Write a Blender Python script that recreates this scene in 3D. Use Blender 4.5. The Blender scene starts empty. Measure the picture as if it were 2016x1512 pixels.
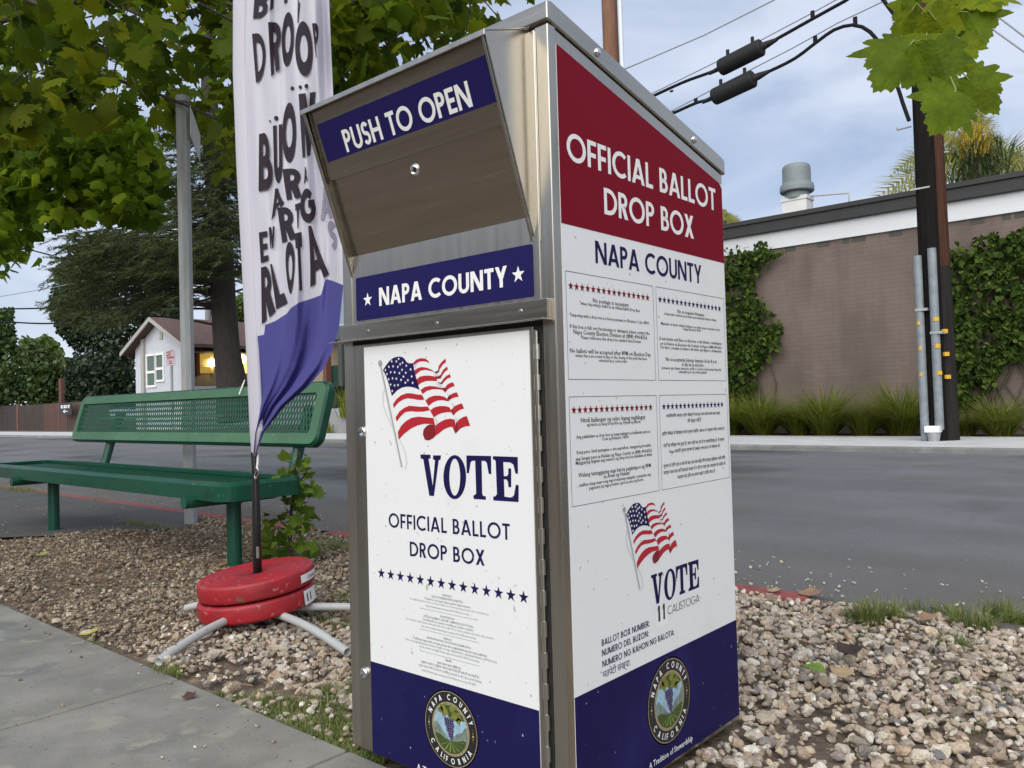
import bpy, math, random
import numpy as np
from mathutils import Vector, Matrix
rnd = random.Random(7)
rng = np.random.default_rng(7)
SC = bpy.context.scene
COL = SC.collection

# ------------------------------------------------------------------ camera
CAM_H = 0.80
YAW, PIT, ROL, FPX = 0.7175, 0.0256, -0.0268, 1589.7
CP = np.array([0.9031, -1.1635, CAM_H])
_F = np.array([-math.sin(YAW)*math.cos(PIT), math.cos(YAW)*math.cos(PIT), math.sin(PIT)])
_R = np.cross(_F, [0, 0, 1.0]); _R /= np.linalg.norm(_R); _U = np.cross(_R, _F)
_c, _s = math.cos(ROL), math.sin(ROL)
_R, _U = _c*_R + _s*_U, -_s*_R + _c*_U
cd = bpy.data.cameras.new('camera'); cam = bpy.data.objects.new('camera', cd); COL.objects.link(cam)
cd.sensor_width = 36.0; cd.sensor_fit = 'HORIZONTAL'; cd.lens = 36.0*FPX/2016
cd.clip_start = 0.02; cd.clip_end = 3000
M = Matrix.Identity(4)
for i in range(3):
    M[i][0], M[i][1], M[i][2], M[i][3] = _R[i], _U[i], -_F[i], CP[i]
cam.matrix_world = M
SC.camera = cam

# ------------------------------------------------------------------ world, sun, exposure
SUN_EL, SUN_AZ = math.radians(30), math.radians(158)      # azimuth clockwise from +y
wd = bpy.data.worlds.new('World'); SC.world = wd; wd.use_nodes = True
nt = wd.node_tree; nt.nodes.clear()
N = nt.nodes.new; Lk = nt.links.new
out = N('ShaderNodeOutputWorld'); bg = N('ShaderNodeBackground'); bg.inputs['Strength'].default_value = 0.05
sky = N('ShaderNodeTexSky'); sky.sky_type = 'NISHITA'; sky.sun_disc = False
sky.sun_elevation = SUN_EL; sky.sun_rotation = SUN_AZ
tc = N('ShaderNodeTexCoord'); mp = N('ShaderNodeMapping'); mp.inputs['Scale'].default_value = (1.0, 1.0, 2.6)
mp.inputs['Rotation'].default_value = (0, 0, 0.5)
nz = N('ShaderNodeTexNoise'); nz.inputs['Scale'].default_value = 2.7; nz.inputs['Detail'].default_value = 7
nz.inputs['Roughness'].default_value = 0.55; nz.inputs['Distortion'].default_value = 0.6
cr = N('ShaderNodeValToRGB')
cr.color_ramp.elements[0].position = 0.36; cr.color_ramp.elements[0].color = (2.1, 2.65, 3.7, 1)
cr.color_ramp.elements[1].position = 0.62; cr.color_ramp.elements[1].color = (3.9, 4.2, 4.95, 1)
mx = N('ShaderNodeMixRGB'); mx.inputs['Fac'].default_value = 0.88
Lk(tc.outputs['Generated'], mp.inputs['Vector']); Lk(mp.outputs['Vector'], nz.inputs['Vector'])
Lk(nz.outputs['Fac'], cr.inputs['Fac']); Lk(sky.outputs['Color'], mx.inputs['Color1']); Lk(cr.outputs['Color'], mx.inputs['Color2'])
Lk(mx.outputs['Color'], bg.inputs['Color']); Lk(bg.outputs['Background'], out.inputs['Surface'])
sl = bpy.data.lights.new('sun', 'SUN'); sl.energy = 1.2; sl.angle = math.radians(85); sl.color = (1.0, 0.96, 0.89)
so = bpy.data.objects.new('sun', sl); COL.objects.link(so)
_d = Vector((math.sin(SUN_AZ)*math.cos(SUN_EL), math.cos(SUN_AZ)*math.cos(SUN_EL), math.sin(SUN_EL)))
so.rotation_euler = (-_d).to_track_quat('-Z', 'Y').to_euler(); so.location = (6, -8, 12)
SC.view_settings.view_transform = 'Standard'; SC.view_settings.look = 'None'
SC.view_settings.exposure = 1.92; SC.view_settings.gamma = 1.0
SC.cycles.use_denoising = True
SC.cycles.max_bounces = 8; SC.cycles.transparent_max_bounces = 8

# ------------------------------------------------------------------ surveying helpers: sight lines met with real planes
def ray(u, v): return _F + (u-1008)/FPX*_R - (v-756)/FPX*_U
def oy(u, v, y): d = ray(u, v); return CP + (y-CP[1])/d[1]*d
def ox(u, v, x): d = ray(u, v); return CP + (x-CP[0])/d[0]*d
def oz(u, v, z=0.0): d = ray(u, v); return CP + (z-CP[2])/d[2]*d
def od(u, v, dep): return CP + dep*ray(u, v)
def opl(u, v, p0, n): d = ray(u, v); return CP + np.dot(np.asarray(p0)-CP, n)/np.dot(d, n)*d

# ------------------------------------------------------------------ materials
MATS = {}
def mat(name, col, rough=0.6, metal=0.0, var=0.0, vscale=8.0, bump=0.0, bscale=60.0, spec=0.5, island=None, trans=0.0,
        stretch=None, spots=None, emit=None, rvar=0.0, coat=0.0):
    """procedural principled material; var: noise variation of colour; island: second colour, random per piece"""
    if name in MATS: return MATS[name]
    m = bpy.data.materials.new(name); m.use_nodes = True; t = m.node_tree; b = t.nodes['Principled BSDF']
    n, l = t.nodes.new, t.links.new
    b.inputs['Roughness'].default_value = rough; b.inputs['Metallic'].default_value = metal
    b.inputs['Specular IOR Level'].default_value = spec
    if coat: b.inputs['Coat Weight'].default_value = coat; b.inputs['Coat Roughness'].default_value = 0.1
    tcn = n('ShaderNodeTexCoord'); vec = tcn.outputs['Object']
    if stretch:
        mpn = n('ShaderNodeMapping'); mpn.inputs['Scale'].default_value = stretch; l(vec, mpn.inputs['Vector']); vec = mpn.outputs['Vector']
    c = n('ShaderNodeRGB'); c.outputs[0].default_value = (*col, 1); cur = c.outputs[0]
    if island:
        g = n('ShaderNodeNewGeometry'); r = n('ShaderNodeValToRGB'); els = r.color_ramp.elements
        cols = [col]+list(island)
        els[0].position = 0; els[0].color = (*cols[0], 1); els[1].position = 1; els[1].color = (*cols[-1], 1)
        for i, cc in enumerate(cols[1:-1]):
            e = els.new((i+1)/(len(cols)-1)); e.color = (*cc, 1)
        l(g.outputs['Random Per Island'], r.inputs['Fac']); cur = r.outputs['Color']
    if var:
        z = n('ShaderNodeTexNoise'); z.inputs['Scale'].default_value = vscale; z.inputs['Detail'].default_value = 6
        z.inputs['Roughness'].default_value = 0.65; l(vec, z.inputs['Vector'])
        mr = n('ShaderNodeMapRange'); mr.inputs['From Min'].default_value = 0.3; mr.inputs['From Max'].default_value = 0.7
        mr.inputs['To Min'].default_value = 1-var; mr.inputs['To Max'].default_value = 1+var; l(z.outputs['Fac'], mr.inputs['Value'])
        mm = n('ShaderNodeVectorMath'); mm.operation = 'SCALE'; l(cur, mm.inputs[0]); l(mr.outputs[0], mm.inputs['Scale']); cur = mm.outputs[0]
        if rvar:
            m2 = n('ShaderNodeMapRange'); m2.inputs['From Min'].default_value = 0.3; m2.inputs['From Max'].default_value = 0.7
            m2.inputs['To Min'].default_value = rough-rvar; m2.inputs['To Max'].default_value = rough+rvar
            l(z.outputs['Fac'], m2.inputs['Value']); l(m2.outputs[0], b.inputs['Roughness'])
    if spots:                                   # (colour, scale, threshold): specks, stains
        for (sc_, s_, th, soft) in spots:
            z = n('ShaderNodeTexNoise'); z.inputs['Scale'].default_value = s_; z.inputs['Detail'].default_value = 4; l(vec, z.inputs['Vector'])
            mr = n('ShaderNodeMapRange'); mr.inputs['From Min'].default_value = th; mr.inputs['From Max'].default_value = th+soft; l(z.outputs['Fac'], mr.inputs['Value'])
            mxx = n('ShaderNodeMixRGB'); l(mr.outputs[0], mxx.inputs['Fac']); l(cur, mxx.inputs['Color1']); mxx.inputs['Color2'].default_value = (*sc_, 1); cur = mxx.outputs['Color']
    l(cur, b.inputs['Base Color'])
    if bump:
        z = n('ShaderNodeTexNoise'); z.inputs['Scale'].default_value = bscale; z.inputs['Detail'].default_value = 5; l(vec, z.inputs['Vector'])
        bp = n('ShaderNodeBump'); bp.inputs['Strength'].default_value = bump; bp.inputs['Distance'].default_value = 0.02
        l(z.outputs['Fac'], bp.inputs['Height']); l(bp.outputs['Normal'], b.inputs['Normal'])
    if trans:
        tr = n('ShaderNodeBsdfTranslucent'); l(cur, tr.inputs['Color']); ms = n('ShaderNodeMixShader'); ms.inputs['Fac'].default_value = trans
        o = t.nodes['Material Output']; l(b.outputs[0], ms.inputs[1]); l(tr.outputs[0], ms.inputs[2]); l(ms.outputs[0], o.inputs['Surface'])
    if emit:
        b.inputs['Emission Color'].default_value = (*emit[0], 1); b.inputs['Emission Strength'].default_value = emit[1]
    MATS[name] = m
    return m

# ------------------------------------------------------------------ mesh builder
class MB:
    def __init__(s): s.v = []; s.f = []; s.m = []; s.sm = []
    def poly(s, pts, m=0, sm=False):
        i = len(s.v); s.v += [tuple(map(float, p)) for p in pts]; s.f.append(tuple(range(i, i+len(pts)))); s.m.append(m); s.sm.append(sm)
    def mesh(s, vs, fs, m=0, sm=False):
        i = len(s.v); s.v += [tuple(map(float, p)) for p in vs]
        for f in fs: s.f.append(tuple(k+i for k in f)); s.m.append(m); s.sm.append(sm)
    def box(s, a, b, m=0):
        x0, y0, z0 = [min(p, q) for p, q in zip(a, b)]; x1, y1, z1 = [max(p, q) for p, q in zip(a, b)]
        v = [(x0,y0,z0),(x1,y0,z0),(x1,y1,z0),(x0,y1,z0),(x0,y0,z1),(x1,y0,z1),(x1,y1,z1),(x0,y1,z1)]
        s.mesh(v, [(0,3,2,1),(4,5,6,7),(0,1,5,4),(1,2,6,5),(2,3,7,6),(3,0,4,7)], m)
    def prism(s, prof, off, m=0):
        """closed polygon prof (3d points) swept by vector off"""
        n = len(prof); off = np.asarray(off, float); a = [np.asarray(p, float) for p in prof]; b = [p+off for p in a]
        s.mesh(a+b, [tuple(range(n))[::-1], tuple(range(n, 2*n))]+[(i, (i+1) % n, n+(i+1) % n, n+i) for i in range(n)], m)
    def tube(s, path, r, k=12, m=0, cap=True, sm=True):
        P = [np.asarray(p, float) for p in path]; n = len(P); rr = r if hasattr(r, '__len__') else [r]*n
        ref = None; rings = []
        for i in range(n):
            d = P[min(i+1, n-1)]-P[max(i-1, 0)]; d = d/(np.linalg.norm(d)+1e-12)
            if ref is None: ref = np.array([0, 0, 1.0]) if abs(d[2]) < 0.9 else np.array([1.0, 0, 0])
            a = np.cross(d, ref); a /= np.linalg.norm(a)+1e-12; b = np.cross(a, d); ref = b
            rings.append([P[i]+rr[i]*(math.cos(2*math.pi*j/k)*a+math.sin(2*math.pi*j/k)*b) for j in range(k)])
        vs = [p for q in rings for p in q]; fs = []
        for i in range(n-1):
            for j in range(k): fs.append((i*k+j, i*k+(j+1) % k, (i+1)*k+(j+1) % k, (i+1)*k+j))
        s.mesh(vs, fs, m, sm)
        if cap: s.poly(rings[0], m); s.poly(rings[-1][::-1], m)
    def lathe(s, c, prof, k=32, m=0, axis=(0, 0, 1), sm=True, sharp=False):
        """prof: (radius, height) list round axis through c"""
        ax = np.asarray(axis, float); ax /= np.linalg.norm(ax); ref = np.array([1.0, 0, 0]) if abs(ax[0]) < 0.9 else np.array([0, 1.0, 0])
        a = np.cross(ax, ref); a /= np.linalg.norm(a); b = np.cross(ax, a); c = np.asarray(c, float)
        if sharp:
            for p, q in zip(prof[:-1], prof[1:]): s.lathe(c, [p, q], k, m, axis, sm)
            return
        vs = [c+h*ax+r*(math.cos(2*math.pi*j/k)*a+math.sin(2*math.pi*j/k)*b) for r, h in prof for j in range(k)]
        fs = [(i*k+j, i*k+(j+1) % k, (i+1)*k+(j+1) % k, (i+1)*k+j) for i in range(len(prof)-1) for j in range(k)]
        s.mesh(vs, fs, m, sm)
    def build(s, name, mats, parent=None, bevel=0, seg=2):
        me = bpy.data.meshes.new(name); me.from_pydata(s.v, [], s.f)
        for m in (mats if isinstance(mats, (list, tuple)) else [mats]): me.materials.append(m)
        me.polygons.foreach_set('material_index', s.m); me.polygons.foreach_set('use_smooth', s.sm); me.update()
        o = bpy.data.objects.new(name, me); COL.objects.link(o)
        if parent is not None: o.parent = parent; o.matrix_parent_inverse = Matrix.Translation(parent.location).inverted()
        if bevel:
            bv = o.modifiers.new('bevel', 'BEVEL'); bv.width = bevel; bv.segments = seg; bv.limit_method = 'ANGLE'; bv.angle_limit = math.radians(35)
        return o
def bigmesh(name, V, Fc, mats, mi=None, smooth=True, parent=None):
    """V (n,3), Fc (m,k) with constant k"""
    me = bpy.data.meshes.new(name); V = np.ascontiguousarray(V, dtype=np.float32); Fc = np.ascontiguousarray(Fc, dtype=np.int32); k = Fc.shape[1]
    me.vertices.add(len(V)); me.vertices.foreach_set('co', V.ravel()); me.loops.add(Fc.size); me.loops.foreach_set('vertex_index', Fc.ravel())
    me.polygons.add(len(Fc)); me.polygons.foreach_set('loop_start', np.arange(0, Fc.size, k, dtype=np.int32))
    for m in (mats if isinstance(mats, (list, tuple)) else [mats]): me.materials.append(m)
    if mi is not None: me.polygons.foreach_set('material_index', np.ascontiguousarray(mi, dtype=np.int32))
    me.polygons.foreach_set('use_smooth', np.full(len(Fc), smooth)); me.update(calc_edges=True); me.validate()
    o = bpy.data.objects.new(name, me); COL.objects.link(o)
    if parent is not None: o.parent = parent; o.matrix_parent_inverse = Matrix.Translation(parent.location).inverted()
    return o
def tag(o, label=None, cat=None, group=None, kind=None):
    if label: o['label'] = label
    if cat: o['category'] = cat
    if group: o['group'] = group
    if kind: o['kind'] = kind
    return o
def thing(name, label, cat, loc, group=None):
    o = bpy.data.objects.new(name, None); o.empty_display_size = 0.1; COL.objects.link(o); o.location = tuple(map(float, loc))
    return tag(o, label, cat, group)
def inpoly(u, v, poly):
    c = False; j = len(poly)-1
    for i in range(len(poly)):
        (xi, yi), (xj, yj) = poly[i], poly[j]
        if (yi > v) != (yj > v) and u < (xj-xi)*(v-yi)/(yj-yi)+xi: c = not c
        j = i
    return c
def circle(cx, cy, rx, ry=None, n=24, a0=0, a1=360):
    ry = ry or rx; return [(cx+rx*math.cos(math.radians(a0+(a1-a0)*i/n)), cy+ry*math.sin(math.radians(a0+(a1-a0)*i/n))) for i in range(n if a1-a0 == 360 else n+1)]
# ================================================================== SETTING
m_soil = mat('soil', (0.135, 0.10, 0.07), 0.95, var=0.45, vscale=5, bump=0.8, bscale=45, spots=[((0.24, 0.19, 0.13), 30, 0.58, 0.06), ((0.06, 0.045, 0.03), 12, 0.6, 0.08)])
m_conc = mat('concrete', (0.215, 0.205, 0.178), 0.9, var=0.28, vscale=3.5, bump=0.22, bscale=240,
             spots=[((0.15, 0.152, 0.145), 4.5, 0.56, 0.1), ((0.29, 0.268, 0.215), 9, 0.6, 0.1), ((0.11, 0.105, 0.10), 70, 0.66, 0.04), ((0.09, 0.085, 0.08), 6.5, 0.735, 0.02)])
m_conc2 = mat('concrete_far', (0.50, 0.50, 0.49), 0.9, var=0.12, vscale=2, bump=0.2, bscale=60)
m_kerbf = mat('kerb_far', (0.20, 0.20, 0.195), 0.9, var=0.25, vscale=4)
m_asph = mat('asphalt', (0.158, 0.160, 0.165), 0.88, var=0.13, vscale=1.1, bump=0.6, bscale=260, spots=[((0.20, 0.195, 0.185), 150, 0.62, 0.05), ((0.045, 0.045, 0.047), 130, 0.60, 0.06), ((0.125, 0.118, 0.105), 0.6, 0.50, 0.2), ((0.07, 0.07, 0.073), 0.35, 0.55, 0.1)])
m_asph2 = mat('old_asphalt', (0.085, 0.083, 0.08), 0.9, var=0.2, vscale=3, bump=0.5, bscale=120, spots=[((0.2, 0.19, 0.17), 60, 0.69, 0.03)])
m_red = mat('red_kerb_paint', (0.27, 0.065, 0.058), 0.85, var=0.25, vscale=12, bump=0.3, bscale=90, spots=[((0.2, 0.17, 0.15), 22, 0.62, 0.05)])
b = MB(); S = 900
b.poly([(-S, -S, -0.09), (S, -S, -0.09), (S, S, -0.09), (-S, S, -0.09)])
tag(b.build('ground', m_soil), kind='structure')
# gravel bed: uneven strip between pavement and street
nx, ny = 180, 24
X = np.linspace(-14, 6, nx); Y = np.linspace(0.0, 2.03, ny); XX, YY = np.meshgrid(X, Y, indexing='ij')
ZZ = 0.012*np.sin(3.1*XX+1)*np.cos(2.3*YY)+0.008*np.sin(7*XX+4*YY)-0.012
ZZ[:, 0] = -0.02; ZZ[:, -1] = -0.015
idx = (np.arange(nx-1)[:, None]*ny+np.arange(ny-1)[None]).ravel()
tag(bigmesh('gravel_bed', np.stack([XX, YY, ZZ], -1).reshape(-1, 3), np.stack([idx, idx+ny, idx+ny+1, idx+1], 1), m_soil), kind='structure')
def bedz(x, y): return 0.012*math.sin(3.1*x+1)*math.cos(2.3*y)+0.008*math.sin(7*x+4*y)-0.012
# pavement slabs with open joints
b = MB(); xs = [-30]+[-1.45-0.81*k for k in (14, 9, 5, 3)]+[-1.45, -0.64, 0.17, 0.98, 1.8, 4, 9]
for x0, x1 in zip(xs[:-1], xs[1:]): b.box((x0+0.004, -1.62, -0.12), (x1-0.004, -0.004, 0.012))
tag(b.build('sidewalk', m_conc, bevel=0.006), kind='structure')
b = MB(); b.box((-30, -1.63, -0.13), (9, -0.01, -0.002)); tag(b.build('sidewalk_base', mat('joint', (0.06, 0.055, 0.045), 0.95)), kind='structure')
# the street, gently crowned, and its near red-painted kerb
b = MB()
for i in range(12):
    f = lambda k: (2.10+k*8.75/12, -0.014+0.05*math.sin(math.pi*k/12))
    (y0, z0), (y1, z1) = f(i), f(i+1); b.poly([(-220, y0, z0), (120, y0, z0), (120, y1, z1), (-220, y1, z1)], 0, True)
tag(b.build('road', m_asph), kind='structure')
t_ = m_asph.node_tree; bs_ = t_.nodes['Principled BSDF']; n_, l_ = t_.nodes.new, t_.links.new       # wear bands along the lanes, hairline cracks, dust near the kerb
src_ = bs_.inputs['Base Color'].links[0].from_socket; tcc = n_('ShaderNodeTexCoord')
m1 = n_('ShaderNodeMapping'); m1.inputs['Scale'].default_value = (.10, .9, 1); z1_ = n_('ShaderNodeTexNoise'); z1_.inputs['Scale'].default_value = 1.6; z1_.inputs['Detail'].default_value = 5
l_(tcc.outputs['Object'], m1.inputs['Vector']); l_(m1.outputs[0], z1_.inputs['Vector']); r1 = n_('ShaderNodeMapRange'); r1.inputs['From Min'].default_value = .35; r1.inputs['From Max'].default_value = .65; r1.inputs['To Min'].default_value = .90; r1.inputs['To Max'].default_value = 1.10
l_(z1_.outputs['Fac'], r1.inputs['Value']); v1 = n_('ShaderNodeVectorMath'); v1.operation = 'SCALE'; l_(src_, v1.inputs[0]); l_(r1.outputs[0], v1.inputs['Scale'])
vo = n_('ShaderNodeTexVoronoi'); vo.feature = 'DISTANCE_TO_EDGE'; vo.inputs['Scale'].default_value = .42; zd = n_('ShaderNodeTexNoise'); zd.inputs['Scale'].default_value = 2.5; zd.inputs['Detail'].default_value = 6
ad = n_('ShaderNodeVectorMath'); ad.operation = 'MULTIPLY_ADD'; ad.inputs[1].default_value = (.7, .7, .7); l_(zd.outputs['Color'], ad.inputs[0]); l_(tcc.outputs['Object'], ad.inputs[2]); l_(ad.outputs[0], vo.inputs['Vector'])
r2 = n_('ShaderNodeMapRange'); r2.inputs['From Min'].default_value = .002; r2.inputs['From Max'].default_value = .007; r2.inputs['To Min'].default_value = .93; r2.inputs['To Max'].default_value = 1.0; l_(vo.outputs['Distance'], r2.inputs['Value'])
v2 = n_('ShaderNodeVectorMath'); v2.operation = 'SCALE'; l_(v1.outputs[0], v2.inputs[0]); l_(r2.outputs[0], v2.inputs['Scale'])
sx = n_('ShaderNodeSeparateXYZ'); l_(tcc.outputs['Object'], sx.inputs[0]); r3 = n_('ShaderNodeMapRange'); r3.inputs['From Min'].default_value = 2.1; r3.inputs['From Max'].default_value = 3.6; r3.inputs['To Min'].default_value = .75; r3.inputs['To Max'].default_value = 0; l_(sx.outputs['Y'], r3.inputs['Value'])
mu = n_('ShaderNodeMath'); mu.operation = 'MULTIPLY'; l_(r3.outputs[0], mu.inputs[0]); zn = n_('ShaderNodeTexNoise'); zn.inputs['Scale'].default_value = 5; zn.inputs['Detail'].default_value = 6; l_(zn.outputs['Fac'], mu.inputs[1])
mxd = n_('ShaderNodeMixRGB'); mxd.inputs['Color2'].default_value = (.15, .125, .10, 1); l_(mu.outputs[0], mxd.inputs['Fac']); l_(v2.outputs[0], mxd.inputs['Color1']); l_(mxd.outputs[0], bs_.inputs['Base Color'])
b = MB()
for x0, x1 in [(-40, -9.4), (-9.3, -7.6), (-7.57, -4.9), (-4.86, -3.75), (-3.5, -2.2), (-2.17, -0.72), (-0.70, -0.36)]:
    b.box((x0, 1.985, -0.1), (x1, 2.10, 0.004))
for x0, x1 in [(-.355, -.1), (-.09, .16), (.17, 6)]: b.box((x0, 1.985, -.1), (x1, 2.09, -.004), 1)
tag(b.build('near_kerb', [m_red, mat('worn_kerb', (.11, .095, .08), .95, var=.35, vscale=9, bump=.6, bscale=50, spots=[((.26, .10, .09), 9, .66, .04)])], bevel=0.012), kind='structure')
b = MB(); pp = [oz(u, v)[:2] for u, v in [(-260, 985), (60, 948), (240, 982), (330, 1000), (404, 1016), (372, 1040), (260, 1046), (110, 1056), (-60, 1062), (-300, 1080)]]
b.poly([(x, min(y, 1.98), 0.006) for x, y in pp]); tag(b.build('asphalt_patch', m_asph2), kind='structure')
# far side: kerb, pavement, planting soil
KY = 10.85
b = MB(); b.box((-220, KY, -0.1), (120, KY+0.16, 0.066)); tag(b.build('far_kerb', m_kerbf, bevel=0.02), kind='structure')
b = MB(); xs = np.arange(-220, 120, 1.5)
for x in xs: b.box((x+0.006, KY+0.165, -0.1), (x+1.494, 13.9, 0.07))
tag(b.build('far_sidewalk', m_conc2), kind='structure')
b = MB(); b.poly([(-220, 13.9, 0.05), (120, 13.9, 0.05), (120, 60, 0.06), (-220, 60, 0.06)])
tag(b.build('far_soil', mat('bark_soil', (0.085, 0.06, 0.042), 0.95, var=0.4, vscale=4, bump=0.8, bscale=30)), kind='structure')

# ------------------------------------------------------------------ gravel (stuff)
def ico(sub):
    t = (1+5**.5)/2
    v = [(-1,t,0),(1,t,0),(-1,-t,0),(1,-t,0),(0,-1,t),(0,1,t),(0,-1,-t),(0,1,-t),(t,0,-1),(t,0,1),(-t,0,-1),(-t,0,1)]
    f = [(0,11,5),(0,5,1),(0,1,7),(0,7,10),(0,10,11),(1,5,9),(5,11,4),(11,10,2),(10,7,6),(7,1,8),(3,9,4),(3,4,2),(3,2,6),(3,6,8),(3,8,9),(4,9,5),(2,4,11),(6,2,10),(8,6,7),(9,8,1)]
    v = [np.array(p)/np.linalg.norm(p) for p in v]
    for _ in range(sub):
        c = {}; g = []
        def mid(a, b_):
            k = (min(a, b_), max(a, b_))
            if k not in c: p = v[a]+v[b_]; v.append(p/np.linalg.norm(p)); c[k] = len(v)-1
            return c[k]
        for a, b_, d in f:
            x, y, z = mid(a, b_), mid(b_, d), mid(d, a); g += [(a, x, z), (b_, y, x), (d, z, y), (x, y, z)]
        f = g
    return np.array(v), np.array(f)
def rotmats(n, tilt=math.pi):
    q = rng.normal(size=(n, 4)); q /= np.linalg.norm(q, axis=1)[:, None]; w, x, y, z = q.T
    return np.stack([1-2*(y*y+z*z), 2*(x*y-z*w), 2*(x*z+y*w), 2*(x*y+z*w), 1-2*(x*x+z*z), 2*(y*z-x*w), 2*(x*z-y*w), 2*(y*z+x*w), 1-2*(x*x+y*y)], 1).reshape(n, 3, 3)
def stones(pos, size, sub):
    v0, f0 = ico(sub); nv = len(v0); K = 14; base = []
    for k in range(K):
        d = np.ones(nv)
        for _ in range(7):                       # cut facets off a ball: crushed rock
            nrm = rng.normal(size=3); nrm /= np.linalg.norm(nrm); h = rng.uniform(0.38, 0.8); pr = v0@nrm
            d = np.minimum(d, np.where(pr > 1e-3, h/np.maximum(pr, 1e-3), 9))
        base.append(v0*d[:, None]*np.array([1, rng.uniform(.65, .95), rng.uniform(.5, .8)]))
    base = np.array(base); n = len(pos); ks = rng.integers(0, K, n); Rm = rotmats(n)
    V = np.einsum('nij,nvj->nvi', Rm, base[ks])*size[:, None, None]; V[:, :, 2] *= 0.8; V += pos[:, None, :]
    Fc = (f0[None]+(np.arange(n)*nv)[:, None, None]).reshape(-1, 3)
    return V.reshape(-1, 3), Fc
m_stone = mat('stone', (0.42, 0.345, 0.25), 0.85, var=0.30, vscale=60, bump=0.5, bscale=160,
              island=[tuple(min(.72, 1.17*c) for c in q) for q in [(0.50, 0.44, 0.355), (0.25, 0.205, 0.155), (0.38, 0.33, 0.275), (0.62, 0.58, 0.50), (0.33, 0.24, 0.16), (0.42, 0.33, 0.24), (0.16, 0.15, 0.145), (0.50, 0.40, 0.29), (0.24, 0.18, 0.13), (0.48, 0.39, 0.33)]])
def bare(x, y):
    """0..1: how bare the bed is (mulch and dirt patches)"""
    s = math.sin(2.1*x+3.3*y)+math.sin(3.7*x-2.2*y+1.3)+0.6*math.sin(6.1*x+5.2*y)
    k = 0.0
    for cx, cy, rx, ry, a in [(-1.15, .12, .5, .13, .8), (-.8, .10, .25, .12, .8), (-3.3, 0.55, 0.75, 0.35, 0.75), (-5.0, 0.55, 1.3, 0.4, 0.45), (-0.55, 0.22, 0.3, 0.2, 0.6), (0.15, 0.75, 0.22, 0.32, 0.55), (-3.8, 1.0, 0.6, 0.3, 0.4)]:
        k = max(k, a*math.exp(-((x-cx)/rx)**2-((y-cy)/ry)**2))
    return min(1, max(k, 0.12*(s+1)))
patch = [tuple(p) for p in pp]
P, SZ = [], []
for lay in range(2):
    for q_ in range(29000):
        x = rnd.uniform(-1.7, 1.25) if q_ < 9000 else rnd.uniform(-6.4, -1.5); y = rnd.uniform(0.03, 1.99)
        if rnd.random() < bare(x, y) or inpoly(x, y, patch): continue
        if -0.635 < x < 0.012 and -0.02 < y < 0.695: continue
        if x < -1.5 and rnd.random() < 0.22: continue
        s = rnd.lognormvariate(math.log(0.0128 if q_ < 9000 else 0.0092), 0.42)
        P.append((x, y, bedz(x, y)+0.004+lay*0.012+rnd.uniform(0, 0.008))); SZ.append(min(s, 0.032))
for _ in range(560):                              # strays on the street edge and pavement
    x = rnd.uniform(-7, 1.6); y = 2.1+abs(rnd.gauss(0, 0.42)); P.append((x, y, 0.0)); SZ.append(rnd.uniform(0.004, 0.013))
for _ in range(60):
    x = rnd.uniform(-4, -0.3); y = -abs(rnd.gauss(0, 0.25)); P.append((x, y, 0.016)); SZ.append(rnd.uniform(0.003, 0.008))
for _ in range(160):
    u = rnd.uniform(-200, 400); v = rnd.uniform(960, 1050); q = oz(u, v, 0.008); P.append(tuple(q)); SZ.append(rnd.uniform(0.005, 0.013))
P = np.array(P); SZ = np.array(SZ); far = P[:, 0] < -2.9
Va, Fa = stones(P[~far], SZ[~far], 2 if False else 1); Vb, Fb = stones(P[far], SZ[far], 0)
m_chip = mat('stone_chip', (0.34, 0.265, 0.185), 0.9, var=0.35, vscale=50, bump=0.5, bscale=160, island=[(0.23, 0.17, 0.115), (0.45, 0.37, 0.27), (0.17, 0.12, 0.08), (0.38, 0.30, 0.21), (0.53, 0.46, 0.36), (0.11, 0.085, 0.065), (0.26, 0.20, 0.135), (0.36, 0.30, 0.22), (0.18, 0.13, 0.085)])
mia = np.repeat((P[~far][:, 0]+.35*np.sin(5*P[~far][:, 1]) < -1.75).astype(int), 80)
tag(bigmesh('gravel', np.vstack([Va, Vb]), np.vstack([Fa, Fb+len(Va)]), [m_stone, m_chip], np.r_[mia, np.ones(len(Fb), int)], smooth=False), kind='stuff')

# ------------------------------------------------------------------ grass (stuff)
m_grass = mat('grass', (0.14, 0.22, 0.03), 0.6, island=[(0.22, 0.30, 0.06), (0.10, 0.17, 0.025), (0.34, 0.30, 0.14), (0.11, 0.17, 0.03), (0.40, 0.34, 0.18)], trans=0.35)
def blades(lst):
    """lst of (x,y,z,h,lean,azimuth,width) -> V,F quads in two segments"""
    V, Fc = [], []
    for (x, y, z, h, ln, az, w) in lst:
        dx, dy = math.cos(az), math.sin(az); px, py = -dy*w/2, dx*w/2; i = len(V)
        for t, ww in ((0, 1), (0.5, 0.8), (1, 0.12)):
            o = ln*h*t*t; V += [(x+dx*o-px*ww, y+dy*o-py*ww, z+h*t*(1-0.35*ln*t)), (x+dx*o+px*ww, y+dy*o+py*ww, z+h*t*(1-0.35*ln*t))]
        Fc += [(i, i+1, i+3, i+2), (i+2, i+3, i+5, i+4)]
    return np.array(V), np.array(Fc)
L = []
def tuft(cx, cy, rx, ry, n, h, w=0.003):
    for _ in range(n):
        a = rnd.uniform(0, 6.28); r = math.sqrt(rnd.random()); x = cx+rx*r*math.cos(a); y = cy+ry*r*math.sin(a)
        L.append((x, y, bedz(x, y), h*rnd.uniform(.4, 1.15), rnd.uniform(.15, 1.2), rnd.uniform(0, 6.28), w*rnd.uniform(.7, 1.5)))
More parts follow.
